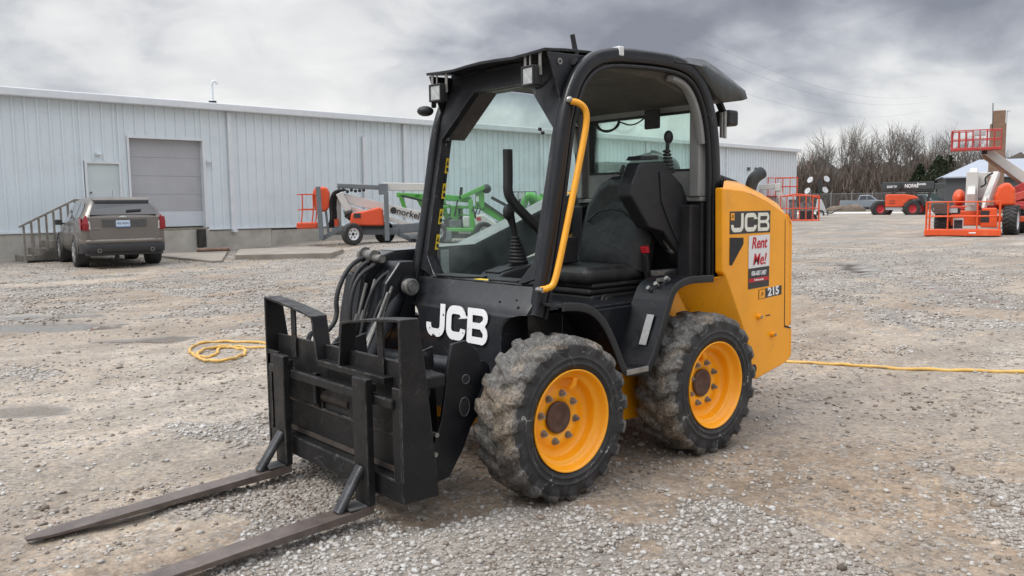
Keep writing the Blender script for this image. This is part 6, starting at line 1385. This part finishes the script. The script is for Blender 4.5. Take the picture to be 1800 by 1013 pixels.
# rear end details
def tail(z_):   # x of the rear surface at height z
    T_ = [(.42, -1.02), (.62, -1.12), (1.15, -1.12), (1.26, -1.08), (1.42, -1.0), (1.60, -.88), (1.70, -.72)]
    for a, b_ in zip(T_[:-1], T_[1:]):
        if a[0] <= z_ <= b_[0]: return a[1]+(b_[1]-a[1])*(z_-a[0])/(b_[0]-a[0])
    return -1.12 if z_ > .42 else -1.0
def rear(name, pts, m_, d=.008, par=body, **kw):
    q = MB(); n_ = len(pts); q.add([(tail(z_)-d, -y, z_) for y, z_ in pts]+[(tail(z_)+.03, -y, z_) for y, z_ in pts], [tuple(range(n_)), tuple(range(n_, 2*n_))[::-1]]+[(i, (i+1) % n_, n_+(i+1) % n_, n_+i) for i in range(n_)]); return q.build(name, m_, par, **kw)
rear('tailgate', [(-.74, .66), (.74, .66), (.80, .76), (.80, 1.24), (-.80, 1.24), (-.80, .76)], CARP, .022, bev=.015)
rear('rear_window', [(-.77, 1.29), (.77, 1.29), (.72, 1.42), (.65, 1.57), (-.65, 1.57), (-.72, 1.42)], CGL, .03, bev=.006)
q = MB(); q.add([(-.93, -.64, 1.655), (-.93, .64, 1.655), (-.66, .66, 1.722), (-.66, -.66, 1.722), (-.92, -.63, 1.63), (-.92, .63, 1.63), (-.72, .64, 1.64), (-.72, -.64, 1.64)], [(0, 1, 2, 3), (4, 7, 6, 5), (0, 4, 5, 1), (1, 5, 6, 2), (3, 2, 6, 7), (0, 3, 7, 4)]); q.build('spoiler', CARP, body, bev=.02)
q = MB(); q.box(-.945, -.88, -.62, .62, 1.55, 1.635); q.build('high_brake_light_housing', BPL, body, bev=.015)
for s_ in (1, -1):
    rear('tail_light', [(s_*.62, .86), (s_*.93, .86), (s_*.955, 1.00), (s_*.93, 1.14), (s_*.84, 1.22), (s_*.78, 1.08), (s_*.66, 1.0)] if False else [(s_*.78, .92), (s_*.93, .92), (s_*.95, 1.08), (s_*.90, 1.22), (s_*.85, 1.30), (s_*.82, 1.24), (s_*.80, 1.08)], REDL, .018, bev=.012)
    rear('reverse_light', [(s_*.76, .94), (s_*.80, .94), (s_*.81, 1.12), (s_*.79, 1.16), (s_*.77, 1.10)], LENS, .024)
    q = MB(); q.prism([(-1.06, .92), (-.86, .94), (-.78, 1.10), (-.86, 1.24), (-1.0, 1.24), (-1.06, 1.1)], 'y', s_*.945, s_*.966); q.build('tail_light_side', REDL, body, bev=.01)
    q = MB(); q.tube([(-1.19, s_*.60, .43), (-1.0, s_*.60, .43)], .05, 14); q.build('exhaust_tip', CHROME, body)
    q = MB(); q.cyl((-1.195, s_*.60, .43), (-1.19, s_*.60, .43), .038, 14); q.build('exhaust_bore', RUB, body)
    q = MB(); q.box(1.75, 1.92, s_*1.0, s_*1.17, 1.03, 1.17); q.beam((1.83, s_*.92, 1.05), (1.83, s_*1.02, 1.08), .05, .04); q.build('wing_mirror', BPL, body, bev=.03)
    q = MB(); q.box(.62, .80, s_*.966, s_*.985, .93, .955); q.box(1.55, 1.72, s_*.966, s_*.985, .91, .935); q.build('door_handle', CHROME, body, bev=.005)
    q = MB(); q.box(.895, .905, s_*.962, s_*.968, .35, 1.06); q.box(.015, .025, s_*.962, s_*.9665, .80, 1.08); q.build('door_gap', BPL, body)
def wrap(y):
    y = abs(y); T_ = [(0, 0), (.55, .01), (.78, .04), (.87, .09), (.93, .17), (.965, .30), (.972, .55)]
    for a, b_ in zip(T_[:-1], T_[1:]):
        if y <= b_[0]: return a[1]+(b_[1]-a[1])*(y-a[0])/(b_[0]-a[0])
    return .55
def bumper(name, rows, m_):
    q = MB(); ysb = [-.972, -.965, -.93, -.87, -.78, -.55, 0, .55, .78, .87, .93, .965, .972]; n_ = len(ysb)
    q.add([(-1.17+wrap(y)+d, y, z_) for z_, d in rows for y in ysb], [(i*n_+j, i*n_+j+1, (i+1)*n_+j+1, (i+1)*n_+j) for i in range(len(rows)-1) for j in range(n_-1)], True); q.build(name, m_, body)
bumper('bumper', [(.36, .10), (.38, .03), (.44, .0), (.55, -.005), (.60, .012)], BPL)
bumper('bumper_upper', [(.60, .012), (.62, -.012), (.66, -.015), (.70, .01), (.715, .06)], CARP)
q = MB(); q.box(-1.06, -.9, -.88, .88, .30, .42); q.build('diffuser', BPL, body, bev=.02)
rear('plate_recess', [(-.50, 1.0), (.50, 1.0), (.50, 1.16), (-.50, 1.16)], BPL and mat('recess_paint', (.07, .07, .072), .3, metal=.4, coat=.5), .026)
rear('chrome_strip', [(-.50, 1.16), (.50, 1.16), (.50, 1.172), (-.50, 1.172)], BPL, .030)
rear('number_plate', [(-.20, 1.0), (.12, 1.0), (.12, 1.155), (-.20, 1.155)], mat('pale_blue_plate', (.50, .60, .70), .4, var=.1, sc=20), .034)
rear('plate_frame', [(-.215, .985), (.135, .985), (.135, 1.003), (-.215, 1.003)], mat('blue_plate_frame', (.05, .12, .3), .4), .037)
text('plate_number', '426 MWU', .072, mat('navy_lettering', (.03, .05, .16), .4), body, frame_m((tail(1.08)-.036, .04, 1.078), (0, -1, 0), (0, 0, 1)), sx=.9)
q = MB(); q.ball((tail(1.23)-.022, 0.02, 1.225), .05, 8, (.3, 1.9, .75)); q.build('badge', CHROME, body)
rear('badge_script', [(-.72, .96), (-.58, .96), (-.58, .975), (-.72, .975)], CHROME, .030)
q = MB(); q.beam((-1.08, -.06, 1.38), (-1.06, -.40, 1.40), .03, .05); q.build('rear_wiper', BPL, body)
q = MB(); q.beam((-.3, .1, 1.74), (-.42, .1, 1.90), .006, .006); q.build('roof_aerial', BPL, body)
# ---- fence
fe_ = empty('chain_link_fence', (0, 0, 0), label='long chain-link fence with steel posts in front of the bare trees', cat='fence')
GALV = mat('galvanised_wire', (.32, .33, .33), .5, metal=.4, var=.1)
pp_ = [gp(px_, 128) for px_ in range(1385, 1700, 12)]
q = MB()
for a, b_ in zip(pp_[:-1], pp_[1:]):
    for zz in (.08, 2.35): q.beam((*a, zz), (*b_, zz), .05, .05)
    pass
    for i in range(7):
        t = i/7; x = a[0]+(b_[0]-a[0])*t; y = a[1]+(b_[1]-a[1])*t; t2 = t+.12; x2 = a[0]+(b_[0]-a[0])*t2; y2 = a[1]+(b_[1]-a[1])*t2
        q.beam((x, y, .05), (x2, y2, 2.35), .008, .008); q.beam((x2, y2, .05), (x, y, 2.35), .008, .008)
q.build('mesh_panel', GALV, fe_)
for k, a in enumerate(pp_[::3]):
    q = MB(); q.cyl((*a, 0), (*a, 2.6), .05, 8); q.beam((*a, 2.55), (a[0]+.1, a[1]+.3, 2.9), .04, .04); q.build('post', GALV, fe_)
# ---- pale concrete strip along the fence
q = MB(); a = [gp(x, 96) for x in (1395, 1500, 1600, 1720, 1850)]; b_ = [gp(x, 106) for x in (1395, 1500, 1600, 1720, 1850)]
q.add([(*p, .02) for p in a]+[(*p, .02) for p in b_], [(i, i+1, i+6, i+5) for i in range(4)]); tag(q.build('path', mat('pale_dry_gravel', (.58, .57, .54), .9, var=.1)), kind='structure')
# earth mounds along the fence
q = MB(); rd = random.Random(3)
for px_ in range(1460, 1508, 4):
    x, y = gp(px_, 116); q.ball((x, y, .0), .8, 6, (1.3, 1.2, rd.uniform(.6, 1.2)))
tag(q.build('dirt_mound', mat('brown_spoil', (.13, .10, .075), .95, var=.4, sc=1, bump=1, bsc=4)), 'brown spoil heap between the light tower and the pickup', 'dirt mound')
# ---- grey barn and masonry tower on the right
bx0 = gp(1655, 100); d_ = Vector((bx0[0]-3.36, bx0[1]-3.61, 0)).normalized(); rzb = math.atan2(d_.y, d_.x)-math.pi/2
bn_ = empty('barn', (bx0[0], bx0[1], 0), rzb+R(4), label='long charcoal barn with pale metal roof behind the orange lifts', cat='barn')
BWALL = mat('charcoal_barn_wall', (.055, .057, .06), .6, var=.06, sc=.5); BROOF = mat('pale_barn_roof', (.30, .33, .38), .45, var=.04, sc=.3)
q = MB(); q.box(0, 30, 0, 12, 0, 3.75); q.build('wall', BWALL, bn_)
q = MB(); q.add([(-.3, -.4, 3.72), (30, -.4, 3.72), (30, 6, 5.65), (3.6, 6, 5.65), (-.3, 12.4, 3.72), (30, 12.4, 3.72)], [(0, 1, 2, 3), (3, 2, 5, 4), (0, 3, 4)]); q.add([(-.3, -.4, 3.58), (30, -.4, 3.58), (30, -.4, 3.72), (-.3, -.4, 3.72)], [(0, 1, 2, 3)]); q.build('roof', BROOF, bn_)
q = MB(); q.box(9.0, 9.12, -.05, 0, 0, 3.6); q.build('door_post', BLK, bn_)
tx = gp(1745, 92); tw = empty('brick_tower', (tx[0], tx[1], 0), rzb, label='tan masonry tower rising behind the raised basket', cat='tower')
TAN = mat('tan_masonry', (.20, .125, .085), .85, var=.12, sc=2)
q = MB(); q.box(-.75, .55, 0, 1.6, 0, 8.4); q.build('shaft', TAN, tw, bev=.05)
q = MB(); q.box(-.55, .45, .1, 1.4, 8.4, 9.6); q.build('top', TAN, tw, bev=.05)
q = MB(); q.beam((.55, .1, 8.4), (.55, .1, 9.5), .04, .04); q.beam((.55, .1, 9.45), (.8, .1, 9.5), .04, .04); q.build('bracket', BLK, tw)
# ---- overhead wires
for k, (za, zb) in enumerate(((15.2, 11.5), (14.2, 10.6), (12.0, 9.3))):
    a = Vector((*gp(1180, 70), za)); b_ = Vector((*gp(1620, 150), zb+6)); P = [a.lerp(b_, i/16)-Vector((0, 0, 2.2*math.sin(math.pi*i/16))) for i in range(17)]
    q = MB(); q.tube(P, .009, 4); o = q.build('overhead_wire', MATS.get('faded_wire') or mat('faded_wire', (.25, .26, .28), .6)); tag(o, 'thin dark wire crossing the sky, %s of three' % ('topmost', 'middle', 'lowest')[k], 'wire', 'overhead wires')
